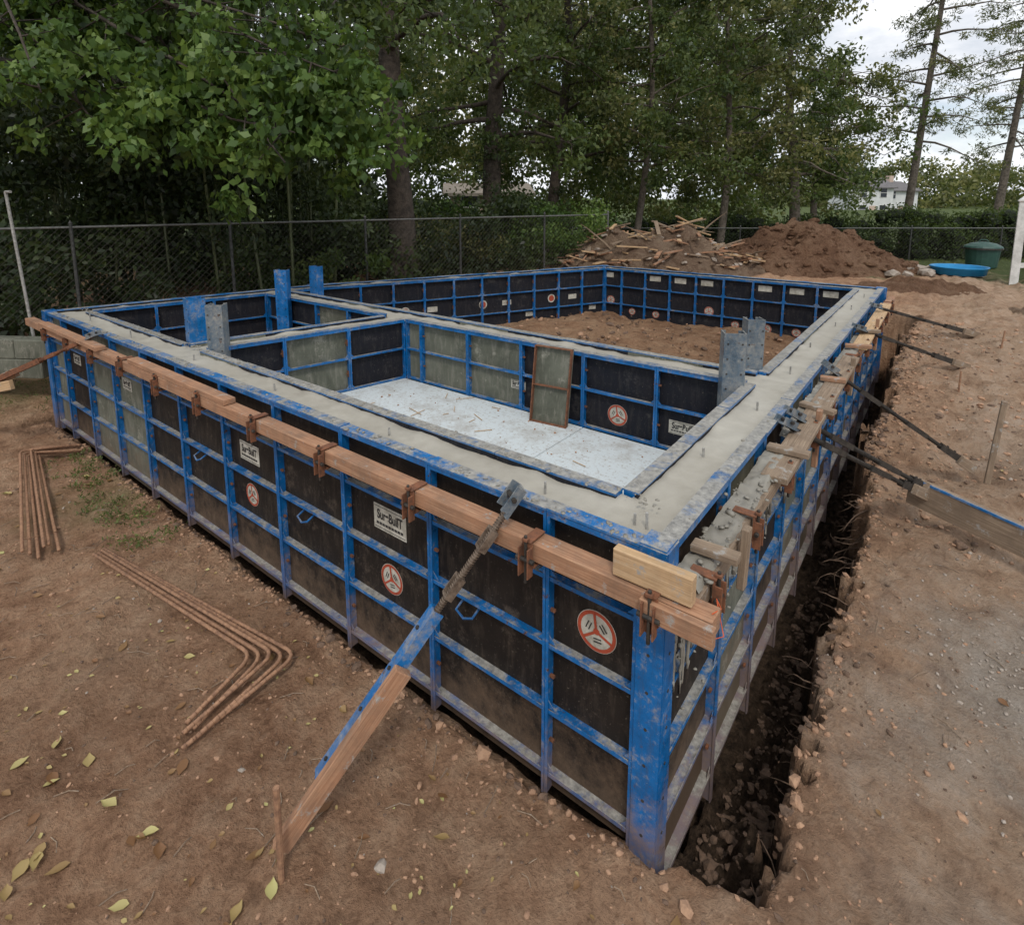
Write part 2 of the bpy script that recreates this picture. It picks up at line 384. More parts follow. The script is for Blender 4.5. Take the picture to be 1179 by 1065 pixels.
# ------------------------------------------------------------------ concrete
h=.028
gx=np.arange(-7.2,.1,h); gy=np.arange(-.1,7.6,h); GX,GY=np.meshgrid(gx,gy)
cond=np.maximum.reduce([sdist(GX,GY,OUT)+.065, -sdist(GX,GY,PIT)+.065, -sdist(GX,GY,LPIT)+.065, -sdist(GX,GY,BIG)+.065])
cn=vnoise(GX,GY,5,4,3); cn2=vnoise(GX,GY,1.2,5,2)
GZ=1.188+.005*cn+.008*cn2+.016*S((cond+.04)/.05)*np.clip(cn+.3,0,1)
use=cond[:-1,:-1]<.03
idm=-np.ones(GX.shape,int); vs=[];fs=[]
for j,i in zip(*np.where(use)):
    q=[]
    for jj,ii in ((j,i),(j,i+1),(j+1,i+1),(j+1,i)):
        if idm[jj,ii]<0: idm[jj,ii]=len(vs); vs.append((GX[jj,ii],GY[jj,ii],GZ[jj,ii]))
        q.append(idm[jj,ii])
    fs.append(q)
conc=empty('poured_concrete_wall',(-3.5,3.5,1.19))
mb=MB(); mb.add(vs,fs); mb.obj('concrete_top',[M_conc],conc,smooth=True,recalc=False)
mb=MB()
for x in (-.14,-.60,-1.6,-2.75,-3.9,-5.1,-6.2):
    y=.165+random.uniform(-.03,.03); mb.tube([(x,y,1.1),(x+random.uniform(-.006,.006),y,1.18+random.uniform(.05,.09))],.006,6)
for y in (.15,.9,1.7,2.6,3.5,4.5,5.6,6.6):
    x=-.165+random.uniform(-.03,.03); mb.tube([(x,y,1.1),(x,y+random.uniform(-.006,.006),1.18+random.uniform(.045,.08))],.006,6)
M_dowel=simple_mat('dowel_steel',(.45,.44,.41),(.2,.19,.17),30,.5,.3)
mb.obj('steel_dowels',[M_dowel],conc)

# ------------------------------------------------------------------ formwork
def form_wall(mb,p0,p1,nrm,z0,z1,pw,rows=.305,plys=None,first=None,mblue=0,top=1):
    """mats: 0 blue,1 crusted blue,2 dark ply,3 cement ply,4 rust, 5 blueblack, 6 slurry coated"""
    p0=Vector((*p0,0));p1=Vector((*p1,0));d=p1-p0;L=d.length;d.normalize();n=Vector((*nrm,0)).normalized();up=Vector((0,0,1))
    cuts=[0]; 
    if first: cuts.append(first)
    while cuts[-1]+pw*1.25<L: cuts.append(cuts[-1]+pw)
    cuts.append(L)
    for i in range(len(cuts)-1):
        a,b=cuts[i],cuts[i+1]; pm=plys(i,(a+b)/2) if plys else 2
        w=.007
        mb.frame(p0,d,n,up,(a+.002,b-.002),(0,.013),(z0,z1-.008),pm)
        mb.frame(p0,d,n,up,(a+.0015,a+.0015+w),(.0135,.064),(z0,z1-.009),mblue)
        mb.frame(p0,d,n,up,(b-.0015-w,b-.0015),(.0135,.064),(z0,z1-.009),mblue)
        mb.frame(p0,d,n,up,(a+.0015+w,a+.015),(.058,.0635),(z0,z1-.009),mblue)
        mb.frame(p0,d,n,up,(b-.015,b-.0015-w),(.058,.0635),(z0,z1-.009),mblue)
        j0,j1=random.uniform(-.004,.0),random.uniform(-.003,.003)
        mb.frame(p0,d,n,up,(a+.001,b-.001),(-.002+j0,.066+j1),(z1-.0075+random.uniform(-.003,0),z1+random.uniform(-.003,.004)),top)
        z=z1-rows
        mb.frame(p0,d,n,up,(a+w+.002,b-w-.002),(.058,.0625),(z1-.035,z1-.012),mblue)
        while z>z0+.05:
            mb.frame(p0,d,n,up,(a+w+.002,b-w-.002),(.0135,.052),(z-.004,z+.004),mblue)
            mb.frame(p0,d,n,up,(a+w+.002,b-w-.002),(.0525,.057),(z-.009,z+.009),mblue)
            for s0,sg in ((a+w+.002,1),(b-w-.002,-1)):
                q=p0+n*.05; 
                mb.add([q+d*s0+up*(z+.014),q+d*(s0+sg*.035)+up*(z+.014),q+d*s0+up*(z+.05),q+n*.004+d*s0+up*(z+.014),q+n*.004+d*(s0+sg*.035)+up*(z+.014),q+n*.004+d*s0+up*(z+.05)],
                       [(0,1,2),(3,5,4),(0,3,4,1),(1,4,5,2),(2,5,3,0)],mblue)
            z-=rows
        if i>0:
            zz=z1-.15
            while zz>z0+.1:
                mb.frame(p0,d,n,up,(a-.03,a+.03),(.03,.042),(zz-.006,zz+.006),4)
                mb.frame(p0,d,n,up,(a+.012,a+.018),(.022,.06),(zz-.03,zz+.03),4); zz-=rows
FM=[M_blue,M_blue2,M_ply,M_plyg,M_rust,M_plyb,M_blue3]
def wall_obj(name,*a,**k):
    p0,p1=a[0],a[1]
    e=empty(name,((p0[0]+p1[0])/2,(p0[1]+p1[1])/2,.6)); mb=MB(); form_wall(mb,*a,**k); mb.obj('form_panels',FM,e); return e
o1=offset(OUT,-.065)
rn=random.Random(3)
front=wall_obj('concrete_form_wall',(-.10,.065),(-7.0,.065),(0,-1),-.10,1.22,.67,first=.4,plys=lambda i,s:2 if i<7 or i==9 else 3)
right=wall_obj('concrete_form_wall',(-.065,.10),(-.065,7.38),(1,0),-.45,1.22,.61,plys=lambda i,s:2 if rn.random()<.5 else 3,mblue=1,top=6)
for i in (1,2,3):
    a=o1[i];b=o1[(i+1)%5]; d=(Vector(b)-Vector(a)).normalized(); nn=Vector((-d.y,d.x))
    c=(Vector(a)+Vector(b))/2
    if sdist(np.array([c.x+nn.x*.2]),np.array([c.y+nn.y*.2]),OUT)[0]<0: nn=-nn
    wall_obj('concrete_form_wall',tuple(Vector(a)+d*.02),tuple(Vector(b)-d*.02),tuple(nn),.0,1.22,.61)
def cavity(poly,z0,pws,plys):
    n=len(poly); res=[]
    for i in range(n):
        pa,pb=Vector(poly[i]),Vector(poly[(i+1)%n])
        d=(pb-pa).normalized(); nn=Vector((-d.y,d.x)); c=(pa+pb)/2+nn*.1
        if sdist(np.array([c.x]),np.array([c.y]),poly)[0]>0: nn=-nn
        A=pa-nn*.065; B=pb-nn*.065
        res.append(wall_obj('concrete_form_wall',tuple(A+d*.001),tuple(B-d*.001),tuple(nn),z0,1.22,pws[i],plys=plys[i],top=6))
    return res
greyish=lambda p:(lambda i,s:3 if rn.random()<p else 5)
W1=cavity(PIT,.3,[.61,.62,.6,.61],[greyish(.2),lambda i,s:5 if i<3 else 3,lambda i,s:3 if i==1 else 5,greyish(.3)])
W2=cavity(LPIT,.3,[.61,.6,.61,.61],[greyish(.2)]*4)
W3=cavity(BIG,.25,[.6,.43,.47,.4,.61],[greyish(.1),greyish(.0),greyish(.0),greyish(0),greyish(.2)])
ca=empty('steel_corner_post',(-.04,.04,.6)); mb=MB()
mb.box(-.098,.004,-.006,.001,-.15,1.225); mb.box(-.0005,.0065,.0015,.098,-.35,1.225)
mb.box(-.098,-.091,.0015,.06,-.15,1.21); mb.box(-.06,-.001,.091,.098,-.2,1.21)
mb.box(-.10,.0,.0,.10,1.2255,1.232,1)
for z in np.arange(.05,1.2,.1525):
    mb.tube([(-.05,-.0065,z),(-.05,-.0085,z)],.006,8,2); mb.tube([(.0065,.05,z),(.009,.05,z)],.006,8,2)
mb.obj('corner_angle',[M_blue,M_blue2,M_darksteel],ca)
for k_,(x,y) in enumerate([(-7.04,.04),(-6.42,2.88),(-4.27,7.42),(-.04,7.41)]):
    e=empty('steel_corner_post',(x,y,.6)); mb=MB(); mb.box(x-.055,x+.055,y-.055,y+.055,-.1,1.226); mb.box(x-.07,x+.07,y-.01,y+.01,-.1,1.223); mb.obj('corner_angle',[M_blue],e)
def channel_post(x,y,z0,z1,w=.16,dp=.10,rot=0,mat=M_blue2):
    e=empty('steel_channel_post',(x,y,(z0+z1)/2)); mb=MB()
    c,s=math.cos(rot),math.sin(rot); ax=Vector((c,s,0));ay=Vector((-s,c,0));up=Vector((0,0,1)); o=(x,y,0)
    mb.frame(o,ax,ay,up,(-w/2,w/2),(-dp/2,-dp/2+.007),(z0,z1))
    for sg in (-1,1):
        a,b=sorted((sg*w/2,sg*(w/2-.007)))
        mb.frame(o,ax,ay,up,(a,b),(-dp/2+.0075,dp/2),(z0,z1-.002))
        a,b=sorted((sg*(w/2-.0075),sg*(w/2-.03)))
        mb.frame(o,ax,ay,up,(a,b),(dp/2-.007,dp/2-.001),(z0,z1-.004))
    z=z0+.1
    while z<z1-.03:
        for sx in (-.045,.045):
            p=Vector(o)+ax*sx+ay*(-dp/2-.001)+up*z; mb.tube([p,p-ay*.003],.006,8,1)
        z+=.1
    mb.obj('channel',[mat,M_darksteel],e); return e
channel_post(-4.03,.42,.4,1.58,.13,.12,.75,M_steelg); channel_post(-4.42,.42,.4,1.59,.15,.14,-.2,M_blue2)
channel_post(-5.75,2.03,.4,1.57,.15,.1,.6,M_blue); channel_post(-5.75,2.50,.4,1.57,.14,.1,.1,M_blue)
channel_post(-.40,2.03,.4,1.57,.14,.12,.5,M_steelg); channel_post(-.40,2.50,.4,1.58,.12,.12,.6,M_steelg)
lp=empty('spare_form_panel',(-1.8,1.98,.8)); mb=MB()
A=Vector((-1.98,1.98,.60)); ax=Vector((.985,.12,0)).normalized(); up=Vector((.02,.09,1)).normalized(); nn=Vector((0.12,-1,.09)).normalized()
mb.frame(A,ax,nn,up,(0,.33),(0,.012),(0,.64),0)
for r in ((0,.008),(.322,.33)): mb.frame(A,ax,nn,up,r,(.0125,.05),(0,.64),1)
for z in (.0,.31,.632): mb.frame(A,ax,nn,up,(.0085,.3215),(.0125,.045),(z,z+.008),1)
mb.obj('panel',[M_plyg,M_rust],lp)
# labels ------------------------------------------------------------
def label_rect(parent,x,y,z,w,hh,text=True):
    mb=MB(); mb.box(x-w/2,x+w/2,y-.003,y,z-hh/2,z+hh/2,0)
    if text:
        for zz in (hh*.42,-hh*.42): mb.box(x-w*.47,x+w*.47,y-.0042,y-.0032,z+zz-.0015,z+zz+.0015,1)
        for q in range(9):
            xa=x-w*.42+q*w*.094; mb.box(xa,xa+w*.075,y-.0042,y-.0032,z-hh*.30,z-hh*.20,1)
    mb.obj('maker_plate',[M_label,M_black],parent)
    if text:
        cu=bpy.data.curves.new('plate_text','FONT'); cu.body='SureBuilT'; cu.size=w*.20; cu.align_x='CENTER'; cu.align_y='CENTER'; cu.offset=.0016
        t=bpy.data.objects.new('plate_text',cu); t.location=(x,y-.0042,z+hh*.10); t.rotation_euler=(math.pi/2,0,0); t.scale=(1,1.45,1); cu.materials.append(M_black); COL.objects.link(t); put(t,parent)
def label_circ(parent,x,y,z,r,n=32):
    mb=MB()
    def ring(r0,r1,yy,mi):
        vs=[];fs=[]
        for i in range(n):
            t=2*math.pi*i/n
            vs+= [(x+r0*math.cos(t),yy,z+r0*math.sin(t)),(x+r1*math.cos(t),yy,z+r1*math.sin(t))]
        for i in range(n):
            j=(i+1)%n; fs.append((2*i,2*i+1,2*j+1,2*j))
        mb.add(vs,fs,mi)
    ring(.0005,r,y-.001,0); ring(r*.80,r*.97,y-.0022,1); ring(.0,r*.16,y-.0024,1)
    for k in range(3):
        t=math.pi/2+k*2*math.pi/3+.15; d=Vector((math.cos(t),0,math.sin(t))); p=Vector((x,y-.003,z))
        mb.beam(p+d*r*.1,p+d*r*.84,.001,r*.12,1,up=(-d.z,0,d.x))
        t+=math.pi/3; d=Vector((math.cos(t),0,math.sin(t)))
        for q in (.35,.5): mb.beam(p+d*r*q-Vector((-d.z,0,d.x))*r*.2,p+d*r*q+Vector((-d.z,0,d.x))*r*.2,.001,r*.05,2,up=d)
    mb.obj('safety_label',[M_label,M_red,M_black],parent)
yf=.0505
label_circ(front,-.29,yf,.75,.088); label_rect(front,-1.51,yf,.77,.25,.14); label_circ(front,-1.51,yf,.44,.085)
label_rect(front,-2.92,yf,.75,.24,.13); label_circ(front,-2.92,yf,.45,.08); label_rect(front,-5.0,yf,.8,.2,.1)
label_rect(front,-6.3,yf,.8,.2,.1)
mb=MB()
for x in (-.95,-2.25,-3.6):
    mb.tube([(x-.05,.045,.56),(x-.05,.0,.54),(x,-.005,.52),(x+.05,.0,.54),(x+.05,.045,.56)],.006,7)
mb.obj('handles',[M_blue],front)
back=W1[1]
yb=2.1+.0505
label_circ(back,-1.28,yb,.75,.085); label_rect(back,-.75,yb,.77,.22,.10); label_rect(back,-2.25,yb,.8,.16,.08)
far=W3[1]; yy=7.12+.0505
for i in range(9):
    x=-.55-i*.43
    if i%4!=3: label_rect(far,x-.05,yy,1.10,.19,.085,False)
    if i in (0,4,8,2): label_circ(far,x,yy,.50 if i%4 else .66,.075,20)
    if i in(1,3,6,7): label_circ(far,x-.02,yy,.50,.06,16)
dg=W3[2]
A=Vector((-4.09,7.12));B=Vector((-6.12,2.76)); dd=(B-A).normalized()
nn=Vector((dd.y,-dd.x)); 
if nn.dot(Vector((1,-.5)))<0: nn=-nn
mb=MB()
for i in range(11):
    c=A+dd*(.22+i*.42)-nn*.05; u=Vector((0,0,1))
    p=Vector((c.x,c.y,0)); D3=Vector((dd.x,dd.y,0)); N3_=Vector((nn.x,nn.y,0))
    if i%3==1: mb.frame(p,D3,N3_,u,(-.08,.08),(0,.003),(.72,.80))
    elif i%3==2:
        mb.tube([p+u*.76,p+u*.76+N3_*.003],.07,20); mb.tube([p+u*.76+N3_*.0032,p+u*.76+N3_*.004],.05,16,1)
    else: mb.frame(p,D3,N3_,u,(-.07,.07),(0,.003),(.5,.57))
mb.obj('maker_plates',[M_label,M_red],dg)

# floors --------------------------------------------------------------
def poly_floor(name,poly,z,amp,mat,hh=.05):
    xs_=[p[0] for p in poly];ys_=[p[1] for p in poly]
    ax=np.arange(min(xs_)-.1,max(xs_)+.15,hh);ay=np.arange(min(ys_)-.1,max(ys_)+.15,hh);AX,AY=np.meshgrid(ax,ay)
    dd=sdist(AX,AY,poly); nn1=vnoise(AX,AY,1.3,z*10,3);nn2=vnoise(AX,AY,6,z*7,3)
    AZ=z+amp*(nn1*.8+nn2*.45); vs=[tuple(t) for t in np.stack([AX,AY,AZ],-1).reshape(-1,3)]
    r,c=AX.shape;fs=[]
    for j in range(r-1):
        for i in range(c-1):
            if dd[j,i]<.06: a=j*c+i; fs.append((a,a+1,a+c+1,a+c))
    mb=MB(); mb.add(vs,fs); return mb.obj(name,[mat],smooth=True,recalc=False)
poly_floor('dirt_floor',BIG,.43,.09,M_fill); poly_floor('dirt_floor',LPIT,.5,.05,M_fill)
mb=MB()
for i in range(700):
    x,y=random.uniform(-4.8,-.4),random.uniform(2.5,7.0); r=abs(random.gauss(0,.016))+.006; mb.rock((x,y,.44+random.uniform(0,.03)),r,random.choice((0,0,0,1)),.7)
mb.obj('soil_clods',[M_clodd,M_clod],recalc=False)
fo=empty('foam_insulation_board',(-2,1.2,.58)); mb=MB()
def slab(poly,z0,z1,mi=0):
    n=len(poly); mb.add([(*p,z0) for p in poly]+[(*p,z1) for p in poly],[tuple(range(n-1,-1,-1)),tuple(range(n,2*n))]+[(i,(i+1)%n,n+(i+1)%n,n+i) for i in range(n)],mi)
slab([(-.34,.34),(-.34,2.09),(-1.55,2.09),(-1.55,.34)],.55,.602); slab([(-1.556,.34),(-1.556,2.09),(-2.77,2.09),(-2.77,.34)],.55,.604); slab([(-2.776,.34),(-2.776,2.09),(-3.66,2.09),(-4.02,.34)],.55,.601)
mb.obj('boards',[M_foam],fo,bevel=.004)
mb=MB()
for i in range(110):
    x=random.uniform(-3.5,-.5);y=random.uniform(.5,2.0)
    if random.random()<.25:
        a=random.uniform(0,3.14);l=random.uniform(.05,.22);mb.beam((x,y,.611),(x+l*math.cos(a),y+l*math.sin(a),.611),.005,.004,0)
    else: mb.rock((x,y,.608),random.uniform(.003,.011),1)
mb.obj('wood_debris',[M_lumber,M_clod])

# ------------------------------------------------------------------ walers and clamps
wl=empty('wooden_waler',(-3.4,-.12,1.1))
board('plank_a',(.20,-.075,1.10),(-3.3,-.085,1.105),.085,.075,M_lumber_red,wl)
board('plank_b',(-3.306,-.085,1.105),(-7.25,-.085,1.10),.085,.075,M_lumber_red,wl)
board('plank_c',(-2.85,-.09,1.163),(-4.4,-.088,1.163),.08,.036,M_lumber_red,wl)
board('plank_d',(-5.0,-.12,1.162),(-6.6,-.12,1.162),.085,.036,M_lumber_red,wl)
board('corner_block',(-.15,-.088,1.195),(.13,-.088,1.195),.04,.10,M_lumber,wl)
board('corner_cleat',(-.03,-.135,1.10),(.215,-.137,1.10),.03,.07,M_lumber_red,wl)
def clamp(mb,x,y,z,ax,out):
    up=Vector((0,0,1)); o=(x,y,0)
    mb.frame(o,ax,out,up,(-.024,.024),(.13,.136),(z-.09,z+.045),0)
    mb.frame(o,ax,out,up,(-.022,.022),(.045,.142),(z+.046,z+.053),0)
    mb.frame(o,ax,out,up,(-.024,-.018),(.136,.165),(z-.09,z+.03),0)
    mb.frame(o,ax,out,up,(.018,.024),(.136,.165),(z-.09,z+.03),0)
    mb.frame(o,ax,out,up,(-.026,.026),(-.0,.13),(z-.062,z-.054),0)
    p=Vector(o)+out*.15+up*(z-.02); mb.tube([p-ax*.04,p+ax*.04],.010,8,1)
    mb.tube([Vector(o)+out*.145+up*(z-.12),Vector(o)+out*.145+up*(z+.075)],.007,8,1)
    mb.frame(o,ax,out,up,(-.012,.012),(.133,.156),(z+.054,z+.066),0)
mb=MB()
for x in (-.02,-.5,-1.17,-1.84,-2.51,-3.18,-3.85,-4.52,-5.19,-5.86,-6.53):
    clamp(mb,x+random.uniform(-.03,.03),-.0,1.10+random.uniform(-.01,.01),Vector((1,0,0)),Vector((0,-1,0)))
mb.obj('waler_clamps',[M_rust,M_darksteel],wl,bevel=.0015)
mb=MB(); M_or=simple_mat('orange_string',(.7,.12,.03),None,10)
mb.tube([(.19,-.09,1.145),(.2,-.03,1.13),(.16,.05,1.1),(.21,-.02,1.03),(.19,-.1,1.06),(.2,-.12,1.12)],.0018,5); mb.obj('mason_string',[M_or],wl)

wr=empty('wooden_waler',(.12,3.7,1.05))
board('plank_a',(.075,-.02,1.07),(.08,2.7,1.07),.085,.07,M_lumber_old,wr)
board('plank_b',(.08,2.706,1.07),(.085,7.5,1.07),.085,.07,M_lumber_red,wr)
board('plank_top',(.115,1.0,1.125),(.10,3.6,1.125),.12,.03,M_lumber_old,wr)
board('plank_top_b',(.11,4.0,1.125),(.09,6.6,1.125),.12,.03,M_lumber,wr)
for i,(y,z0,z1) in enumerate(((.42,.92,1.17),(1.9,.85,1.20),(3.3,.9,1.2),(5.0,.9,1.22))):
    board('cleat_upright_%d'%i,(.145,y,z0),(.15,y+.01,z1),.030,.05,M_lumber_old if i%2==0 else M_lumber_red,wr,up=(0,1,0))
for i,(y,l) in enumerate(((.22,.17),(1.3,.2),(2.1,.2),(2.75,.16),(3.9,.2),(4.6,.2))):
    board('cleat_%d'%i,(.012,y,1.155),(.012+l,y+random.uniform(-.06,.06),1.15+random.uniform(0,.02)),.06,.028,random.choice([M_lumber_red,M_lumber_old]),wr)
mb=MB()
for y in (.12,.62,1.2,1.85,2.4,3.1,3.7,4.3,4.9,5.5,6.1,6.8): clamp(mb,-.0,y,1.08,Vector((0,1,0)),Vector((1,0,0)))
mb.obj('waler_clamps',[M_rust,M_darksteel],wr,bevel=.0015)
# slurry that ran over the side form and set on the waler (thin sheet)
cx=np.arange(.006,.118,.008); cy=np.arange(.02,4.6,.010); CX,CY=np.meshgrid(cx,cy)
m1_=vnoise(CX,CY,3.0,21,3); m2_=vnoise(CX,CY,16,22,3)
amt=(.34+.5*m1_)*(1-.4*S((CY-1.8)/2.4))
CZ=1.098+.045*np.clip(amt*1.6,0,1)**.6+.012*m2_-.03*S((CX-.09)/.03)
vs=[];fs=[];idm=-np.ones(CX.shape,int)
for j in range(len(cy)-1):
    for i in range(len(cx)-1):
        if amt[j,i]>.06+.05*m2_[j,i]:
            q=[]
            for jj,ii in ((j,i),(j,i+1),(j+1,i+1),(j+1,i)):
                if idm[jj,ii]<0: idm[jj,ii]=len(vs); vs.append((CX[jj,ii],CY[jj,ii],CZ[jj,ii]))
                q.append(idm[jj,ii])
            fs.append(q)
mb=MB(); mb.add(vs,fs); mb.obj('slurry_crust',[M_crust],conc,smooth=True,recalc=False)
mb=MB()
for i in range(50):
    y=abs(random.gauss(0,1.2))+.1; z=random.uniform(.80,1.04); x=.003
    pts_=[];rs_=[]
    nseg=random.randint(4,9)
    for s_ in range(nseg): pts_.append((x+random.uniform(0,.003),y+random.uniform(-.006,.006),z-s_*random.uniform(.02,.045))); rs_.append(random.uniform(.003,.009))
    mb.tube(pts_,rs_,6)
for i in range(160):
    y=abs(random.gauss(0,1))*1.6+.08; x=random.uniform(.0,.14)
    mb.rock((x,y,1.128+random.uniform(-.008,.008)),abs(random.gauss(0,.006))+.003,0,.5,1,.25)
for i in range(260):
    y=random.uniform(.08,1.8); mb.rock((random.uniform(.0,.01)-.02*(random.random()<.5),y,random.gauss(.82,.16)),random.uniform(.003,.010),0,.6)
for i in range(560):
    x=random.uniform(-7,-.1); mb.rock((x,random.uniform(.0,.06) if random.random()<.4 else random.uniform(.26,.33),1.222),random.uniform(.003,.012),0,.4)
mb.obj('concrete_spatter',[M_crust],conc,smooth=True)
# ------------------------------------------------------------------ braces
def turnbuckle(name,top,bot,frac=.35,chan=.8,wood=.42,bluew=.05,woodmat=M_lumber,wl_=.09,off=.035,scr=M_screw,blue=M_blue2):
    top=Vector(top);bot=Vector(bot);e=empty(name,(top+bot)/2); d=(bot-top);L=d.length;d.normalize()
    side=d.cross(Vector((0,0,1))).normalized(); up=side.cross(d)
    P=lambda t:top+d*(L*t)
    mb=MB()
    mb.frame(P(0),d,side,up,(-.04,.09),(-.035,.035),(-.006,.006),2)
    mb.frame(P(0),d,side,up,(-.04,.07),(-.035,-.028),(.006,.04),2); mb.frame(P(0),d,side,up,(-.04,.07),(.028,.035),(.006,.04),2)
    mb.tube([P(0)+side*.05+d*.01+up*.025,P(0)-side*.05+d*.01+up*.025],.010,8,3)
    mb.tube([P(.02),P(frac*1.0)],.010,10,1)
    nth=int(L*frac/.011)
    for i in range(nth):
        c=P(.05)+d*(.011*i)
        if (c-top).length>L*frac: break
        mb.tube([c,c+d*.0045],.0150,10,1)
    for t0,t1 in ((.10*frac/.35,.16*frac/.35),(.24*frac/.35,.30*frac/.35)):
        a,b=P(t0),P(t1); Lm=(b-a).length
        for s_ in (-1,1):
            r=sorted((s_*.020,s_*.025)); mb.frame(a,d,side,up,(0,Lm),tuple(r),(-.017,.017),1)
        mb.frame(a,d,side,up,(0,.01),(-.020,.020),(-.017,.017),1); mb.frame(b,d,side,up,(-.01,0),(-.020,.020),(-.017,.017),1)
    a=P(frac);Lc=L*(chan-frac)
    mb.frame(a,d,side,up,(-.02,Lc),(-bluew/2,bluew/2),(.020,.026),0)
    mb.frame(a,d,side,up,(-.02,Lc),(-bluew/2,-bluew/2+.006),(-.022,.0195),0)
    mb.frame(a,d,side,up,(-.02,Lc),(bluew/2-.006,bluew/2),(-.022,.0195),0)
    for q in (.1,.35,.6,.9):
        c=a+d*(Lc*q)+up*.026; mb.tube([c,c+up*.008],.008,6,3)
    mb.obj('turnbuckle',[blue,scr,M_steelg,M_darksteel],e)
    c0=P(wood)+side*off; board('timber',c0,P(1.0)+side*off,.038,wl_,woodmat,e,up=tuple(up))
    return e
turnbuckle('adjustable_form_brace',(-.60,-.06,1.265),(-1.14,-.83,.045),.36,.84,.50,.055,M_lumber_red,.07,-.048)
turnbuckle('adjustable_form_brace',(.03,1.55,1.2),(.66,2.72,.50),.85,.97,.90,.04,M_lumber_old,.07,.04,M_darksteel,M_darksteel)
turnbuckle('adjustable_form_brace',(.03,1.75,1.19),(.72,2.80,.50),.85,.97,.90,.04,M_lumber_old,.07,.04,M_darksteel,M_darksteel)
turnbuckle('adjustable_form_brace',(.03,2.9,1.2),(.94,3.43,.48),.8,.99,.9,.04,M_lumber_old,.07,.03,M_darksteel,M_darksteel)
turnbuckle('adjustable_form_brace',(.03,4.5,1.2),(.9,5.6,.72),.7,.97,.85,.04,M_lumber_old,.07,.03,M_darksteel,M_darksteel)
turnbuckle('adjustable_form_brace',(.03,5.9,1.2),(1.0,6.9,.82),.7,.97,.85,.04,M_lumber_old,.07,.03,M_darksteel,M_darksteel)
turnbuckle('adjustable_form_brace',(-5.3,-.06,1.22),(-6.55,-.62,.66),.5,.95,.75,.04,M_lumber_red,.08,.04,M_rust,M_rust)
bp=empty('timber_plank',(1.0,2.65,.45)); board('plank',(.60,2.74,.50),(1.5,2.40,.42),.04,.19,M_lumber_old,bp); board('blue_edge',(.62,2.712,.585),(1.5,2.372,.505),.008,.02,M_blue2,bp)
bl=empty('timber_plank',(-6.9,-.8,.5)); board('plank',(-6.2,-.5,.70),(-7.6,-1.1,.35),.04,.09,M_lumber,bl)
def wood_stake(x,y,hh,lean=(0,0),mat=M_lumber_old,w=.05):
    z=gz(x,y); e=empty('wooden_stake',(x,y,z)); board('stake',(x,y,z-.1),(x+lean[0],y+lean[1],z+hh),.035,w,mat,e,up=(0,1,0)); return e
wood_stake(1.03,3.45,.62,(.05,.06),M_lumber_old,.06)
def rod(name,x,y,hh,lean=(0,0),r=.008):
    z=gz(x,y); mb=MB(); mb.tube([(x,y,z-.1),(x+lean[0],y+lean[1],z+hh)],r,8); return mb.obj(name,[M_rebar])
rod('rebar_stake',-1.03,-.90,.38,(-.01,.01),.012); rod('rebar_stake',.85,4.9,.2); rod('rebar_stake',1.2,6.4,.2,(.02,0)); rod('rebar_stake',1.35,3.0,.15)
def rebar(mb,pts,r=.0105):
    a,b,c=[Vector(p) for p in pts]; u=(a-b).normalized(); w=(c-b).normalized(); R=.08
    path=[a,b+u*R]; 
    for t in (.25,.5,.75): path.append((b+u*R)*(1-t)**2+b*2*t*(1-t)+(b+w*R)*t*t)
    path+=[b+w*R,c]; mb.tube(path,r,7)
    for s0,s1 in ((a,b+u*R),(b+w*R,c)):
        L=(s1-s0).length; n=int(L/.03)
        for i in range(n):
            p=s0.lerp(s1,(i+.5)/n); d=(s1-s0).normalized(); mb.tube([p-d*.0025,p+d*.0025],r*1.18,6)
def on(x,y,dz): return (x,y,gz(x,y)+dz)
mb=MB()
for i in range(5):
    o=.031*i; j=lambda:random.uniform(-.03,.03)
    A=on(-3.75+j(),-.56-o*.8+j()*.7,.03);B=on(-1.86-o*1.5,-.31-o*1.15,.04);C=on(-1.80-o*1.1+j()*1.4,-.86+j()*1.5,.03)
    zz=.035+.014*(i%3); rebar(mb,[(A[0],A[1],A[2]+zz*.4),(B[0],B[1],B[2]+zz*.6),(C[0],C[1],C[2]+zz*.3)])
mb.obj('rebar_bundle',[M_rebar],smooth=True)
mb=MB()
for i in range(6):
    o=.040*i; A=on(-5.72+random.uniform(-.05,.05),-.14-o*.1,.03);B=on(-6.02+o*.35,-.46-o*.7+.05,.05);C=on(-4.02+random.uniform(-.04,.04),-.78-o*.9,.04)
    zz=.03*(i%3); rebar(mb,[(A[0],A[1],A[2]+zz),(B[0],B[1],B[2]+zz),(C[0],C[1],C[2]+zz)])
mb.tube([on(-4.2,-.72,.1),on(-4.21,-.95,.11),on(-4.19,-1.02,.05)],.003,5)
mb.obj('rebar_bundle',[M_rebar],smooth=True)
M_root=simple_mat('root_bark',(.20,.13,.085),(.08,.05,.035),30,.9)
mb=MB()
for i in range(54):
    y=random.uniform(.06,3.4); x=.29+random.uniform(-.03,.08); z=gz(x+.14,y)-random.uniform(.02,.25)
    pts=[Vector((x+.08,y,z))]; d=Vector((-1,random.uniform(-.8,.8),random.uniform(-.5,.3))).normalized()
    for k_ in range(6): d=(d+Vector((random.uniform(-.5,.5),random.uniform(-.6,.6),random.uniform(-.5,.3)))).normalized(); pts.append(pts[-1]+d*random.uniform(.015,.06))
    f_=random.choice((.6,.8,1,1.7)); mb.tube(pts,[.0045*f_,.004*f_,.0035*f_,.003*f_,.0025*f_,.002*f_,.0012],5)
mb.obj('tree_roots',[M_root],smooth=True)
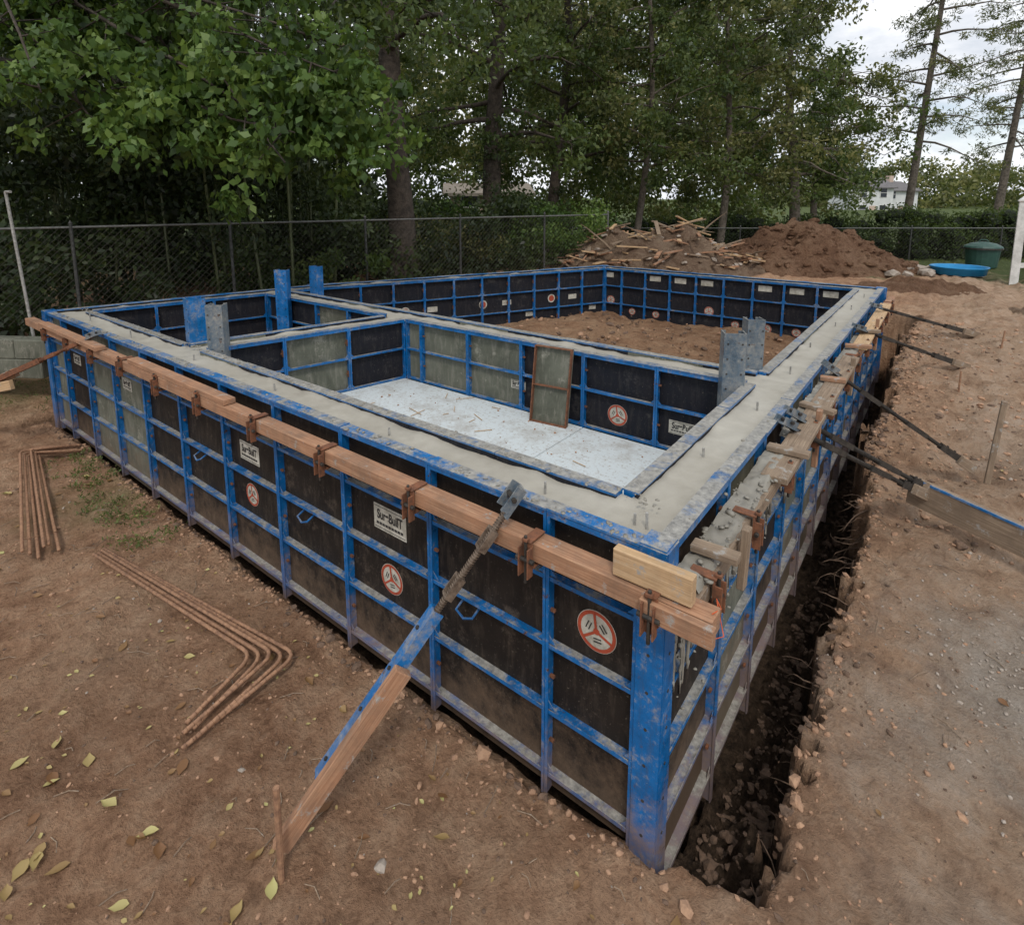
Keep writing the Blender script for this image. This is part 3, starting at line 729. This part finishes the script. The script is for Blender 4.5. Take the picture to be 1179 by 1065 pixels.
# ------------------------------------------------------------------ ground clutter
mb=MB(); cnt=0
while cnt<4600:
    if random.random()<.45: x=random.uniform(-6,.4);y=-abs(random.gauss(0,.8))-.1
    else: x=abs(random.gauss(0,.9))+.3;y=random.uniform(-.8,7.5)
    r=.002+abs(random.gauss(0,.0045)); 
    if random.random()<.008: r=random.uniform(.012,.028)
    if y>2.5: r*=1.9
    u_=random.random(); mb.rock((x,y,gz(x,y)+r*.15),r,0 if u_<.66 else (2 if u_<.95 else 1),.6,1,.28); cnt+=1
for i in range(1500):
    if random.random()<.5: x=random.uniform(-7,.1);y=-.07+random.gauss(0,.05)
    else: y=random.uniform(.02,6.5);x=.36+random.gauss(0,.06)
    r=.004+abs(random.gauss(0,.009)); mb.rock((x,y,gz(x,y)+r*.2),r,0 if random.random()<.6 else 2,.7,1,.3)
for i in range(1300):
    y=random.uniform(.02,5.0);x=random.uniform(.02,.36); r=.005+abs(random.gauss(0,.012)); mb.rock((x,y,gz(x,y)+r*.2),r,2,.7,1,.35)
for i in range(260):
    x=1.15+random.gauss(0,.3);y=1.75+random.gauss(0,.35);r=random.uniform(.004,.011);mb.rock((x,y,gz(x,y)+r*.3),r,1,.7)
mb.obj('soil_clods',[M_clod,M_stone,M_clodd],smooth=False,recalc=False)
def fallen(name,pts,size,mat):
    V=[];Fc=[];T=[]
    for (x,y) in pts:
        s=size*random.uniform(.45,1.25); a=random.uniform(0,6.3); curl=random.uniform(.05,.7); tw=random.uniform(-.4,.4)
        ca_,sa=math.cos(a),math.sin(a); b=len(V); prof=[0,.30,.42,.36,.16,0]; z0=gz(x,y)+.006; t=random.random()**1.3
        for k,u in enumerate(np.linspace(0,1,6)):
            for sg in (-1,0,1):
                lx=(u-.5)*s; ly=sg*prof[k]*s*.7*random.uniform(.8,1.1); lz=abs(sg)*prof[k]*s*curl+ (u-.5)**2*s*curl+ly*tw
                V.append((x+lx*ca_-ly*sa,y+lx*sa+ly*ca_,z0+lz)); T.append(t)
        for k in range(5):
            for q in (0,1): Fc.append((b+k*3+q,b+k*3+q+1,b+k*3+4+q,b+k*3+3+q))
    me=bpy.data.meshes.new(name); me.from_pydata(V,[],Fc); me.materials.append(mat); me.polygons.foreach_set('use_smooth',[True]*len(Fc))
    at=me.attributes.new('tint','FLOAT','POINT'); at.data.foreach_set('value',T); me.update()
    o=bpy.data.objects.new(name,me); COL.objects.link(o)
pts=[]
for i in range(190):
    e=random.uniform(-4.5,.6) ; n=random.uniform(1.2,4.8); p=site(e,n)
    if p.y<-.15: pts.append((p.x,p.y))
for i in range(26):
    p=site(random.uniform(-1.9,-.8),random.uniform(1.35,2.0)); pts.append((p.x,p.y))
for i in range(30):
    pts.append((random.uniform(.45,2.5),random.uniform(-.8,4)))
fallen('fallen_leaves',pts,.066,L_fallen)
fallen('fallen_leaves',[(random.uniform(-3.5,1.8),random.uniform(-1.6,-.2)) for i in range(300)],.024,L_fallen)
mb=MB()
for i in range(260):
    x,y=(random.uniform(-5,.2),random.uniform(-1.6,-.15)) if random.random()<.6 else (random.uniform(.4,2.2),random.uniform(-.5,4))
    a=random.uniform(0,3.14);l=random.uniform(.02,.13); x2,y2=x+l*math.cos(a),y+l*math.sin(a)
    mb.tube([(x,y,gz(x,y)+.006),((x+x2)/2,(y+y2)/2+.01,gz(x,y)+.012),(x2,y2,gz(x2,y2)+.006)],.0022,4)
mb.obj('twigs',[M_lumber_old])
gc=[]
for i in range(90):
    x=random.uniform(-5.8,-3.6);y=random.uniform(-.5,-.1);gc.append((x,y,gz(x,y)+.01))
for i in range(120):
    x=random.uniform(-10,-7.4);y=random.uniform(-1.0,2);gc.append((x,y,gz(x,y)+.04))
for i in range(60):
    p=gp(random.uniform(6,14),random.uniform(13.5,16)); gc.append((p.x,p.y,p.z+.03))
leaves('weeds',gc,.07,22,.032,L_grass,droop=-.6,wr=.3)

# ------------------------------------------------------------------ chain link fences
def chain_fence(p_list,hh,zg,sp=.085,wire=.0018):
    e=empty('chain_link_fence',(*p_list[0][:2],zg)); mb=MB()
    for (a,b) in zip(p_list[:-1],p_list[1:]):
        a=Vector((a[0],a[1],0));b=Vector((b[0],b[1],0));d=b-a;L=d.length;d.normalize();up=Vector((0,0,1))
        mb.tube([a+up*(zg+hh),b+up*(zg+hh)],.016,8,0)
        for q in (a,b): mb.tube([q+up*(zg-.4),q+up*(zg+hh+.05)],.022,10,0); mb.tube([q+up*(zg+hh+.05),q+up*(zg+hh+.09)],[.027,.006],10,0)
        s=-hh
        while s<L:
            for sg in (1,-1):
                s0,s1=s,s+hh; z0,z1=(0,hh) if sg>0 else (hh,0)
                if s0<0: z0+=(z1-z0)*(-s0)/hh; s0=0
                if s1>L: z1-=(z1-z0)*(s1-L)/(s1-s0); s1=L
                if s1-s0>.02: mb.tube([a+d*s0+up*(zg+z0),a+d*s1+up*(zg+z1)],wire,3,1,False)
            s+=sp
    mb.obj('posts_and_mesh',[M_greysteel,M_darksteel],e,recalc=False)
fp=[]
for t in (-3.2,-1.2,.7,2.58,4.66,6.5,8.5,10.3):
    fp.append(site(-6.3+.82*t,7.1+.57*t))
chain_fence(fp,1.22,.83)
fp=[site(e,17.2) for e in (1.8,4.3,6.8,9.3,11.9,14.6,17.2,20)]
chain_fence(fp,1.1,.42,.11,wire=.003)
p=site(-5.95,7.0,.5); q=site(-6.08,7.0,2.5)
mb=MB(); mb.tube([p,q],.018,8); mb.tube([q,q+Vector((.12,.02,.0))],.016,8); mb.obj('metal_pole',[M_dowel])
p=site(-7.3,6.9);q=site(-5.6,6.75); e=empty('retaining_wall',p); mb=MB(); z0=.3
for r in range(2):
    n_=3
    for i in range(n_):
        a=p.lerp(q,(i+(.4 if r%2 else 0))/n_);b=p.lerp(q,(i+(.4 if r%2 else 0)+.985)/n_)
        mb.beam((a.x,a.y,z0+r*.24+.1),(b.x,b.y,z0+r*.24+.1),.2,.235)
mb.obj('blocks',[M_plyg],e,bevel=.01)

# ------------------------------------------------------------------ mounds
def mound(name,e,n,we,wn,hh,mat,seed,rough=.22):
    c=site(e,n); r=64; vs=[];fs=[]
    for j in range(r+1):
        for i in range(r+1):
            u=(i/r*2-1);v=(j/r*2-1); p=site(e+u*we,n+v*wn); d=math.hypot(u,v)
            z=hh*(1-d*d)**1.0 if d<1 else 0
            nz=mn.fractal((p.x*.8,p.y*.8,seed),1,2.1,5); n2=mn.fractal((p.x*3,p.y*3,seed+4),.9,2.1,4)
            z=z*(1+.55*nz)+rough*.6*n2*min(1,z*3)
            vs.append((p.x,p.y,gz(p.x,p.y)-.12+z+(0 if d<.98 else -.1)))
    for j in range(r):
        for i in range(r): a=j*(r+1)+i; fs.append((a,a+1,a+r+2,a+r+1))
    em=empty(name,(c.x,c.y,gz(c.x,c.y))); mb=MB(); mb.add(vs,fs); mb.obj('pile',[mat],em,smooth=True,recalc=False); return em,vs
m1,v1=mound('rubble_pile',3.3,13.0,2.7,1.7,.92,M_rubble,2)
m2,v2=mound('dirt_mound',6.9,13.4,2.5,1.8,1.0,M_mound,8)
mb=MB()
for i in range(380):
    v=random.choice(v1); 
    if v[2]<1.0 and random.random()<.6: continue
    r=random.uniform(.03,.10); mb.rock((v[0],v[1],v[2]+r*.3),r,0 if random.random()<.45 else 1,.5,1,.3)
for i in range(420):
    v=random.choice(v1)
    if v[2]<.95: continue
    a=random.uniform(0,6.3);l=random.uniform(.15,.9)
    d=Vector((math.cos(a),math.sin(a),random.uniform(-.3,.35)))*l
    mb.beam(Vector(v)+Vector((0,0,.05))-d*.5,Vector(v)+Vector((0,0,.05))+d*.5,random.uniform(.03,.09),.025,2+random.randint(0,2))
for i in range(25):
    v=random.choice(v1)
    if v[2]<1.1: continue
    d=Vector((random.uniform(-1,1),random.uniform(-1,1),random.uniform(.1,.7))).normalized(); pp=[Vector(v)]
    for s_ in range(4): d=(d+Vector((random.uniform(-.2,.2),random.uniform(-.2,.2),random.uniform(-.2,.1)))).normalized(); pp.append(pp[-1]+d*random.uniform(.12,.3))
    mb.tube(pp,[.025,.02,.015,.01,.004],5,2)
mb.obj('rubble',[M_stone,M_rubble,M_lumber_old,M_lumber_red,M_lumber],m1)
mb=MB()
for i in range(900):
    v=random.choice(v2); r=abs(random.gauss(0,.04))+.015; mb.rock((v[0],v[1],v[2]+r*.2),r,0,.7,1,.3)
for i in range(70):
    p=gp(random.uniform(7.8,9.8),random.uniform(11.6,13.4)); r=random.uniform(.05,.16); mb.rock((p.x,p.y,p.z+r*.3),r,1,.6)
mb.obj('clods',[M_mound,M_stone],m2)
m3,v3=mound('dirt_mound',7.3,10.3,1.5,.9,.28,M_mound,14)
m4,v4=mound('dirt_mound',5.3,9.2,.8,.6,.22,M_rubble,24)
m5,v5=mound('dirt_mound',8.0,8.0,1.2,.6,.22,M_rubble,34)
# ------------------------------------------------------------------ bin, paddling pool, post
M_green=simple_mat('green_plastic',(.03,.085,.065),(.018,.055,.045),8,.5)
M_bluep=simple_mat('blue_plastic',(.01,.24,.50),(.01,.18,.42),6,.45)
p=gp(10.9,13.3); e=empty('garden_bin',p); mb=MB()
mb.tube([p+Vector((0,0,z)) for z in (0,.02,.40,.43,.43,.46)],[.27,.29,.33,.33,.36,.36],20,0)
mb.tube([p+Vector((0,0,z)) for z in (.465,.50,.56,.59,.60)],[.37,.35,.24,.10,.02],20,1)
mb.tube([p+Vector((-.09,0,.60)),p+Vector((-.05,0,.64)),p+Vector((.05,0,.64)),p+Vector((.09,0,.60))],.015,6,1)
mb.tube([p+Vector((0,0,z)) for z in (.43,.46)],[.375,.375],20,2)
mb.obj('tub_and_lid',[M_green,M_green,M_darksteel],e,smooth=False)
p=gp(9.3,11.9); e=empty('paddling_pool',p); mb=MB(); n=32
prof=[(.40,.0),(.46,.0),(.48,.13),(.51,.145),(.50,.16),(.46,.15),(.42,.03),(.0,.025)]
vs=[];fs=[]
for i in range(n):
    t=2*math.pi*i/n
    for r,z in prof: vs.append((p.x+r*(1+.02*math.sin(8*t))*math.cos(t),p.y+r*(1+.02*math.sin(8*t))*math.sin(t),p.z+z))
kq=len(prof)
for i in range(n):
    j=(i+1)%n
    for q in range(kq-1): fs.append((i*kq+q,j*kq+q,j*kq+q+1,i*kq+q+1))
mb.add(vs,fs); mb.obj('basin',[M_bluep],e,smooth=True,recalc=False)
p=gp(9.55,10.85); e=empty('white_gate_post',p); mb=MB()
mb.box(p.x-.065,p.x+.065,p.y-.065,p.y+.065,p.z-.1,p.z+1.55); mb.box(p.x-.085,p.x+.085,p.y-.085,p.y+.085,p.z+1.55,p.z+1.58)
mb.add([(p.x-.075,p.y-.075,p.z+1.581),(p.x+.075,p.y-.075,p.z+1.581),(p.x+.075,p.y+.075,p.z+1.581),(p.x-.075,p.y+.075,p.z+1.581),(p.x,p.y,p.z+1.66)],[(0,1,4),(1,2,4),(2,3,4),(3,0,4),(3,2,1,0)])
q=gp(10.4,10.9); 
for z in (.35,1.25): mb.beam((p.x+.05,p.y+.03,p.z+z),(q.x,q.y,p.z+z),.04,.09)
mb.obj('post_and_rails',[M_white],e,bevel=.004)

# ------------------------------------------------------------------ houses
M_wallw=simple_mat('white_siding',(.70,.71,.70),(.56,.57,.56),1,.7); M_wallt=simple_mat('tan_siding',(.58,.45,.37),(.48,.36,.29),1,.8)
M_roof=simple_mat('roof_shingle',(.17,.16,.16),(.10,.095,.095),3,.9); M_rooft=simple_mat('roof_tan',(.34,.30,.25),(.24,.2,.17),3,.9); M_glass=simple_mat('window_glass',(.03,.04,.05),(.02,.02,.03),2,.15)
def house(name,e,n,w,dp,hh,roof,wall,zb,rot=0,storeys=2,rm=None):
    c=site(e,n,zb); em=empty(name,c); R=math.radians(37.5)+rot
    ax=Vector((math.cos(R),math.sin(R),0)); ay=Vector((-math.sin(R),math.cos(R),0)); up=Vector((0,0,1))
    mb=MB(); mb.frame(c,ax,ay,up,(-w/2,w/2),(0,dp),(0,hh)); 
    P=lambda i,j,k:c+ax*i+ay*j+up*k; o=.4
    mb.add([P(-w/2,0,hh),P(-w/2,dp,hh),P(-w/2,dp/2,hh+roof-.1),P(w/2,0,hh),P(w/2,dp,hh),P(w/2,dp/2,hh+roof-.1)],[(0,1,2),(3,5,4)])
    mb.obj('walls',[wall],em)
    mb=MB()
    for s in (0,1):
        y0=-o if s==0 else dp+o
        mb.add([P(-w/2-o,y0,hh-.12),P(w/2+o,y0,hh-.12),P(w/2+o,dp/2,hh+roof),P(-w/2-o,dp/2,hh+roof),P(-w/2-o,y0,hh+.05),P(w/2+o,y0,hh+.05),P(w/2+o,dp/2,hh+roof+.17),P(-w/2-o,dp/2,hh+roof+.17)],
               [(0,1,2,3),(4,7,6,5),(0,4,5,1),(1,5,6,2),(3,2,6,7),(0,3,7,4)])
    mb.obj('roof',[rm or M_roof],em)
    mb=MB()
    for st in range(storeys):
        nw=max(2,int(w/2.4))
        for i in range(nw):
            x=-w/2+(i+.5)*w/nw; z=.9+st*2.5
            mb.frame(c,ax,ay,up,(x-.55,x+.55),(-.06,-.002),(z-.08,z+1.38),1); mb.frame(c,ax,ay,up,(x-.45,x+.45),(-.09,-.062),(z,z+1.3),0)
            mb.frame(c,ax,ay,up,(x-.45,x+.45),(-.10,-.092),(z+.62,z+.68),1)
    mb.obj('windows',[M_glass,M_white],em)
    mb=MB(); mb.frame(c,ax,ay,up,(-.5,.5),(-.08,-.002),(0,2.1),0); mb.obj('door',[M_wallt],em)
    mb=MB(); mb.frame(P(w*.2,dp/2,hh+roof*.6),ax,ay,up,(-.4,.4),(-.4,.4),(0,1.6)); mb.obj('chimney',[M_wallt],em)
house('white_house',54.6,88,6.0,7,4.8,1.4,M_wallw,-1.0); house('white_house',61.5,92,7.0,7,4.6,1.4,M_wallw,-1.2,.3)
house('tan_house',-1.3,33,4.4,5,2.3,.5,M_wallt,.3,.1,1,M_rooft)
# ------------------------------------------------------------------ vegetation
def tree(name,e,n,hh,r0,lean=(0,0),crown_z=3.5,crown_r=3.0,nl=22,per=5,lv=110,size=.12,mat=L_mid,bark=M_bark,crad=.6,ivy=0,tint=(.1,.9),seed=0):
    R=random.Random(seed+int(e*31+n*17)); b=gp(e,n,-.2); em=empty(name,b); mb=MB()
    path=[];rs=[];m_=14
    for i in range(m_+1):
        t=i/m_; path.append(b+Vector((lean[0]*t+.22*math.sin(t*7+seed)*t**.5,lean[1]*t+.18*math.cos(t*6+seed)-.18,hh*t))); rs.append(r0*(1-.8*t)*(1+.7*max(0,1-t*14))*R.uniform(.95,1.06))
    mb.tube(path,rs,12,0)
    cl=[]
    for k in range(nl):
        t=(crown_z+(hh-crown_z)*((k+.5)/nl)**1.25)/hh; f=t*m_; i=min(int(f),m_-1); p=path[i].lerp(path[i+1],f-i)
        az=k*2.4+R.uniform(-.5,.5); prof=math.sin(math.pi*min(1,max(.2,(t*hh-crown_z+.9)/(hh-crown_z+1.8))))**.4
        L=crown_r*prof*R.uniform(.7,1.15); d=Vector((math.cos(az),math.sin(az),R.uniform(.0,.6))).normalized()
        q=[p]; dd=d.copy()
        for s_ in range(6):
            dd=(dd+Vector((R.uniform(-.3,.3),R.uniform(-.3,.3),R.uniform(-.32,.08)))).normalized(); q.append(q[-1]+dd*L/6)
        rr=max(.02,rs[i]*.38); mb.tube(q,[rr*(1-.85*s_/6) for s_ in range(7)],6,0)
        for c in range(per):
            a=R.uniform(.25,1.05)*6; ii=min(int(a),5); c0=q[ii].lerp(q[ii+1],min(a-ii,1)); off=Vector((R.gauss(0,.45),R.gauss(0,.45),R.gauss(-.1,.35)))
            cc=c0+off; cl.append(cc); mb.tube([c0,c0.lerp(cc,.5)+Vector((0,0,.06)),cc],[.014,.01,.004],4,0)
    mb.obj('trunk_and_limbs',[bark],em,smooth=True,recalc=False)
    leaves('crown',[tuple(c) for c in cl],[R.uniform(.4,1.1)*crad for c in cl],lv,size,mat,em,tint=tint)
    if ivy:
        iv=[path[0].lerp(path[4],R.random())+Vector((R.gauss(0,r0*.8),R.gauss(0,r0*.8),0)) for _ in range(ivy)]
        leaves('ivy',[tuple(c) for c in iv],.22,70,.08,L_dark,em)
    return em
tree('oak_tree',-2.05,11.2,11,.27,(.35,0),4.4,3.4,22,6,110,.13,L_mid,seed=1,ivy=5)
tree('oak_tree',-7.2,12.0,11,.24,(.3,0),3.2,4.2,22,6,120,.14,L_dark,seed=2)
tree('oak_tree',-.25,15.2,12,.27,(-.2,0),3.4,3.7,26,6,110,.14,L_mid,seed=3,ivy=20)
tree('oak_tree',1.3,17.5,12,.20,(.5,0),3.2,3.7,26,6,110,.15,L_olive,seed=4,ivy=6)
tree('oak_tree',3.6,16.6,11,.11,(.4,.3),2.9,3.1,26,6,115,.14,L_mid,seed=5,bark=M_barkl)
tree('oak_tree',6.4,17.8,11,.12,(.3,0),2.9,3.1,28,6,115,.14,L_olive,seed=6,bark=M_barkl)
tree('oak_tree',9.1,18.6,10.5,.18,(-.5,.2),2.8,2.8,26,6,110,.14,L_mid,seed=7,bark=M_barkl)
tree('oak_tree',11.2,21.5,7,.14,(.3,0),2.8,1.8,18,6,100,.15,L_olive,seed=8,bark=M_barkl)
def pine(e,n,hh,r0,z0,R_,seed):
    R=random.Random(seed); b=gp(e,n,-.2); em=empty('pine_tree',b); mb=MB()
    path=[b+Vector((.9*t*.794,.9*t*.609,hh*t)) for t in np.linspace(0,1,12)]; mb.tube(path,[r0*(1-.75*t) for t in np.linspace(0,1,12)],10)
    cl=[]
    for k in range(34):
        t=z0/hh+(1-z0/hh)*k/34; f=t*11; i=min(int(f),10); p=path[i].lerp(path[i+1],f-i); az=k*2.4+R.uniform(-.3,.3); L=R_*R.uniform(.4,1.1)*(1-.4*t)
        d=Vector((math.cos(az),math.sin(az),R.uniform(-.1,.25))); q=[p]
        for s_ in range(5): d=(d+Vector((R.uniform(-.2,.2),R.uniform(-.2,.2),R.uniform(-.24,.06)))).normalized(); q.append(q[-1]+d*L/5)
        mb.tube(q,[.045,.04,.03,.022,.014,.006],5)
        for c in range(8):
            ii=R.randint(1,5); cc=q[ii]+Vector((R.gauss(0,.3),R.gauss(0,.3),R.gauss(-.05,.2))); cl.append(tuple(cc)); mb.tube([q[ii],cc],[.01,.004],3)
    mb.obj('trunk_and_limbs',[M_barkl],em,smooth=True,recalc=False)
    leaves('needles',cl,[R.uniform(.15,.42) for _ in cl],42,.15,L_olive,em,flat=.9,wr=.25,droop=.5)
pine(14.9,22,14,.16,4.2,3.6,3); pine(22.5,27,13,.2,4.4,3.8,5)
em=empty('maple_tree',site(-8.6,9.2,.5)); mb=MB(); R=random.Random(11)
base=gp(-8.6,9.4,-.2); tr=[base,base+Vector((.1,0,2)),base+Vector((.3,0,4.4)),base+Vector((.3,.2,7)),base+Vector((.2,.3,9.5))]
mb.tube(tr,[.3,.24,.2,.14,.05],10); cl=[]
for k_ in range(16):
    ze=R.uniform(3.3,6.2); tgt=site(R.uniform(-6.9,-1.9),R.uniform(6.6,8.6),0); 
    tgt.z=ze-.5
    st=tr[2].lerp(tr[3],R.random()); q=[st]
    for s_ in range(1,8):
        t=s_/7; p=st.lerp(tgt,t); p.z+=.9*math.sin(math.pi*t)*(.4); q.append(p+Vector((R.uniform(-.12,.12),R.uniform(-.12,.12),R.uniform(-.1,.1))))
    mb.tube(q,[.05*(1-.8*s_/7) for s_ in range(8)],6)
    for c in range(14):
        a=R.uniform(2.2,7); ii=min(int(a),6); c0=q[ii].lerp(q[ii+1],a-ii); cc=c0+Vector((R.gauss(0,.35),R.gauss(0,.35),R.gauss(-.05,.28))); cl.append(tuple(cc)); mb.tube([c0,cc],[.012,.004],4)
for c in range(60):
    cc=site(R.gauss(-2.3,.5),R.gauss(7.6,.4),R.gauss(3.5,.38)); cl.append(tuple(cc))
for c in range(70):
    cc=site(R.gauss(-4.0,.7),R.gauss(7.5,.4),R.gauss(3.6,.38)); cl.append(tuple(cc))
mb.obj('trunk_and_limbs',[M_bark],em,smooth=True,recalc=False)
leaves('crown',cl,[R.uniform(.14,.38) for _ in cl],58,.13,L_bright,em,droop=.8,wr=.6)
em=empty('bamboo_thicket',site(-6,9,.8)); mb=MB(); cl=[]
for k_ in range(60):
    e_=R.uniform(-9.5,-3.2);n_=R.uniform(9.0,11.5)
    b=gp(e_,n_,-.1); hh=R.uniform(4,7); l=Vector((R.uniform(-.4,.4),R.uniform(-.4,.4),hh)); mb.tube([b,b+l*.5,b+l],[.022,.02,.01],6)
    for c in range(5): cl.append(tuple(b+l*R.uniform(.25,1)+Vector((R.gauss(0,.3),R.gauss(0,.3),0))))
M_culm=simple_mat('bamboo_culm',(.12,.14,.06),(.06,.07,.03),8,.5); mb.obj('culms',[M_culm],em)
leaves('bamboo_leaves',cl,.5,70,.13,L_dark,em,droop=1,wr=.22)
M_core=simple_mat('shaded_foliage',(.016,.024,.009),(.006,.010,.004),5,1.0)  # near-black green: the hedge's inner shade is put into the colour
def thicket(name,pts,lv,size,mat,core=0,tint=(.1,.9)):
    em=empty(name,pts[0][:3]); 
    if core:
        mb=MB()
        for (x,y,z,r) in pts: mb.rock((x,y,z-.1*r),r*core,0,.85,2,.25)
        mb.obj('shade_core',[M_core],em,recalc=False)  # dark lumps added behind the leaves to stand in for inner shade
    leaves('foliage',[p[:3] for p in pts],[p[3] for p in pts],lv,size,mat,em,tint=tint)
pts=[]
for i in range(330):
    t=R.uniform(-5,9.2); b=site(-6.3+.82*t,7.1+.57*t)+ (site(-.57,.82)-site(0,0))*R.uniform(.5,3.2)
    hh=R.uniform(-.1,1.5) if t>4.4 else R.uniform(-.1,3.2)
    pts.append((b.x,b.y,.8+hh,R.uniform(.35,.7)))
thicket('undergrowth_thicket',pts,240,.12,L_dark)
pts=[]
for i in range(44):
    p=gp(R.gauss(.6,.9),R.gauss(13.6,.7)); pts.append((p.x,p.y,p.z+R.uniform(.2,1.3),R.uniform(.3,.6)))
thicket('shrub',pts,300,.10,L_bright)
pts=[]
for i in range(34):
    p=gp(R.gauss(-1.6,.6),R.gauss(12.4,.5)); pts.append((p.x,p.y,p.z+R.uniform(.2,1.1),R.uniform(.25,.5)))
thicket('shrub',pts,240,.09,L_olive)
pts=[]
for i in range(24):
    p=gp(R.gauss(-4.3,.8),R.gauss(9.6,.3)); pts.append((p.x,p.y,p.z+R.uniform(.1,.8),R.uniform(.2,.4)))
thicket('shrub',pts,150,.10,L_mid)
def hedge(e0,e1,n,top,dz):
    pts=[]
    k=int((e1-e0)/.36)
    for i in range(k):
        for lay in range(4):
            p=gp(e0+(e1-e0)*(i+.5)/k+R.uniform(-.2,.2),n+R.uniform(-.4,.4)); H=top-.25-p.z
            pts.append((p.x,p.y,p.z+H*(lay+.3)/4+R.uniform(-.08,.08)+.1*math.sin(i*.9)*dz,R.uniform(.40,.58)))
    thicket('hedge',pts,290,.10,L_mid,core=.5,tint=(0,.5))
hedge(6.2,11.6,18.8,2.05,1); hedge(11.9,15.2,18.6,2.3,1); hedge(15.4,22,18.8,2.25,1); hedge(1.5,6.2,19.5,1.9,1)
def mass(name,ranges,lv,size,mat,rad):
    cl=[]
    for (e0,e1,n0,n1,z0,z1,k) in ranges:
        for i in range(k): p=site(R.uniform(e0,e1),R.uniform(n0,n1)); cl.append((p.x,p.y,R.uniform(z0,z1)))
    leaves(name,cl,[R.uniform(.6,1.3)*rad for _ in cl],lv,size,mat)
mass('distant_trees',[(-45,-6,22,32,0,14,340),(-30,-5,14,20,.5,9,220)],150,.36,L_dark,1.5)
mass('distant_trees',[(-8,17.5,36,44,1,18,320)],130,.42,L_mid,1.6)
mass('distant_trees',[(2,11,24,30,1.2,10,90),(-7,3,22,28,4.0,12,80)],150,.27,L_olive,1.2)
mass('distant_trees',[(50,150,115,130,-2,9,200),(72,140,98,108,-1,7,90)],110,.9,L_olive,3.0)
# ------------------------------------------------------------------ world, sun, camera
w=bpy.data.worlds.new('World'); sc.world=w; w.use_nodes=True; nt=w.node_tree; bg=nt.nodes['Background']
EL,AZ=math.radians(52),math.radians(140)
sky=N(nt,'ShaderNodeTexSky'); sky.sky_type='NISHITA'; sky.sun_disc=False; sky.sun_elevation=EL; sky.sun_rotation=AZ
tc=N(nt,'ShaderNodeTexCoord'); mp=N(nt,'ShaderNodeMapping'); mp.inputs['Scale'].default_value=(1,1,2.6); nt.links.new(tc.outputs['Generated'],mp.inputs['Vector'])
cn_=noise_node(nt,mp.outputs[0],2.6,8,.6,.4)
cloud=ramp(nt,noise_node(nt,mp.outputs[0],5.0,8,.62),[(.34,(4.6,5.0,5.6)),(.5,(6.4,6.6,7.0)),(.64,(8.4,8.5,8.7))])
c=mix(nt,mask(nt,cn_,.28,.46),sky.outputs[0],cloud)
nt.links.new(c,bg.inputs['Color']); bg.inputs['Strength'].default_value=.145
sun=bpy.data.lights.new('sun','SUN'); sun.energy=1.5; sun.angle=math.radians(10); sun.color=(1,.95,.88)
so=bpy.data.objects.new('sun',sun); COL.objects.link(so)
dirv=Vector((math.sin(AZ)*math.cos(EL),math.cos(AZ)*math.cos(EL),math.sin(EL)))
so.rotation_euler=dirv.to_track_quat('Z','Y').to_euler(); so.location=(0,0,20)
cam=bpy.data.cameras.new('camera'); co=bpy.data.objects.new('camera',cam); COL.objects.link(co); sc.camera=co
co.location=(.686,-1.769,2.44); co.rotation_euler=(math.radians(81.42),0,math.radians(37.5))
cam.sensor_width=36; cam.sensor_fit='HORIZONTAL'; cam.lens=663/1179*36; cam.shift_y=-.1743; cam.clip_start=.05; cam.clip_end=2000
sc.view_settings.view_transform='Standard'; sc.view_settings.look='None'; sc.view_settings.exposure=0
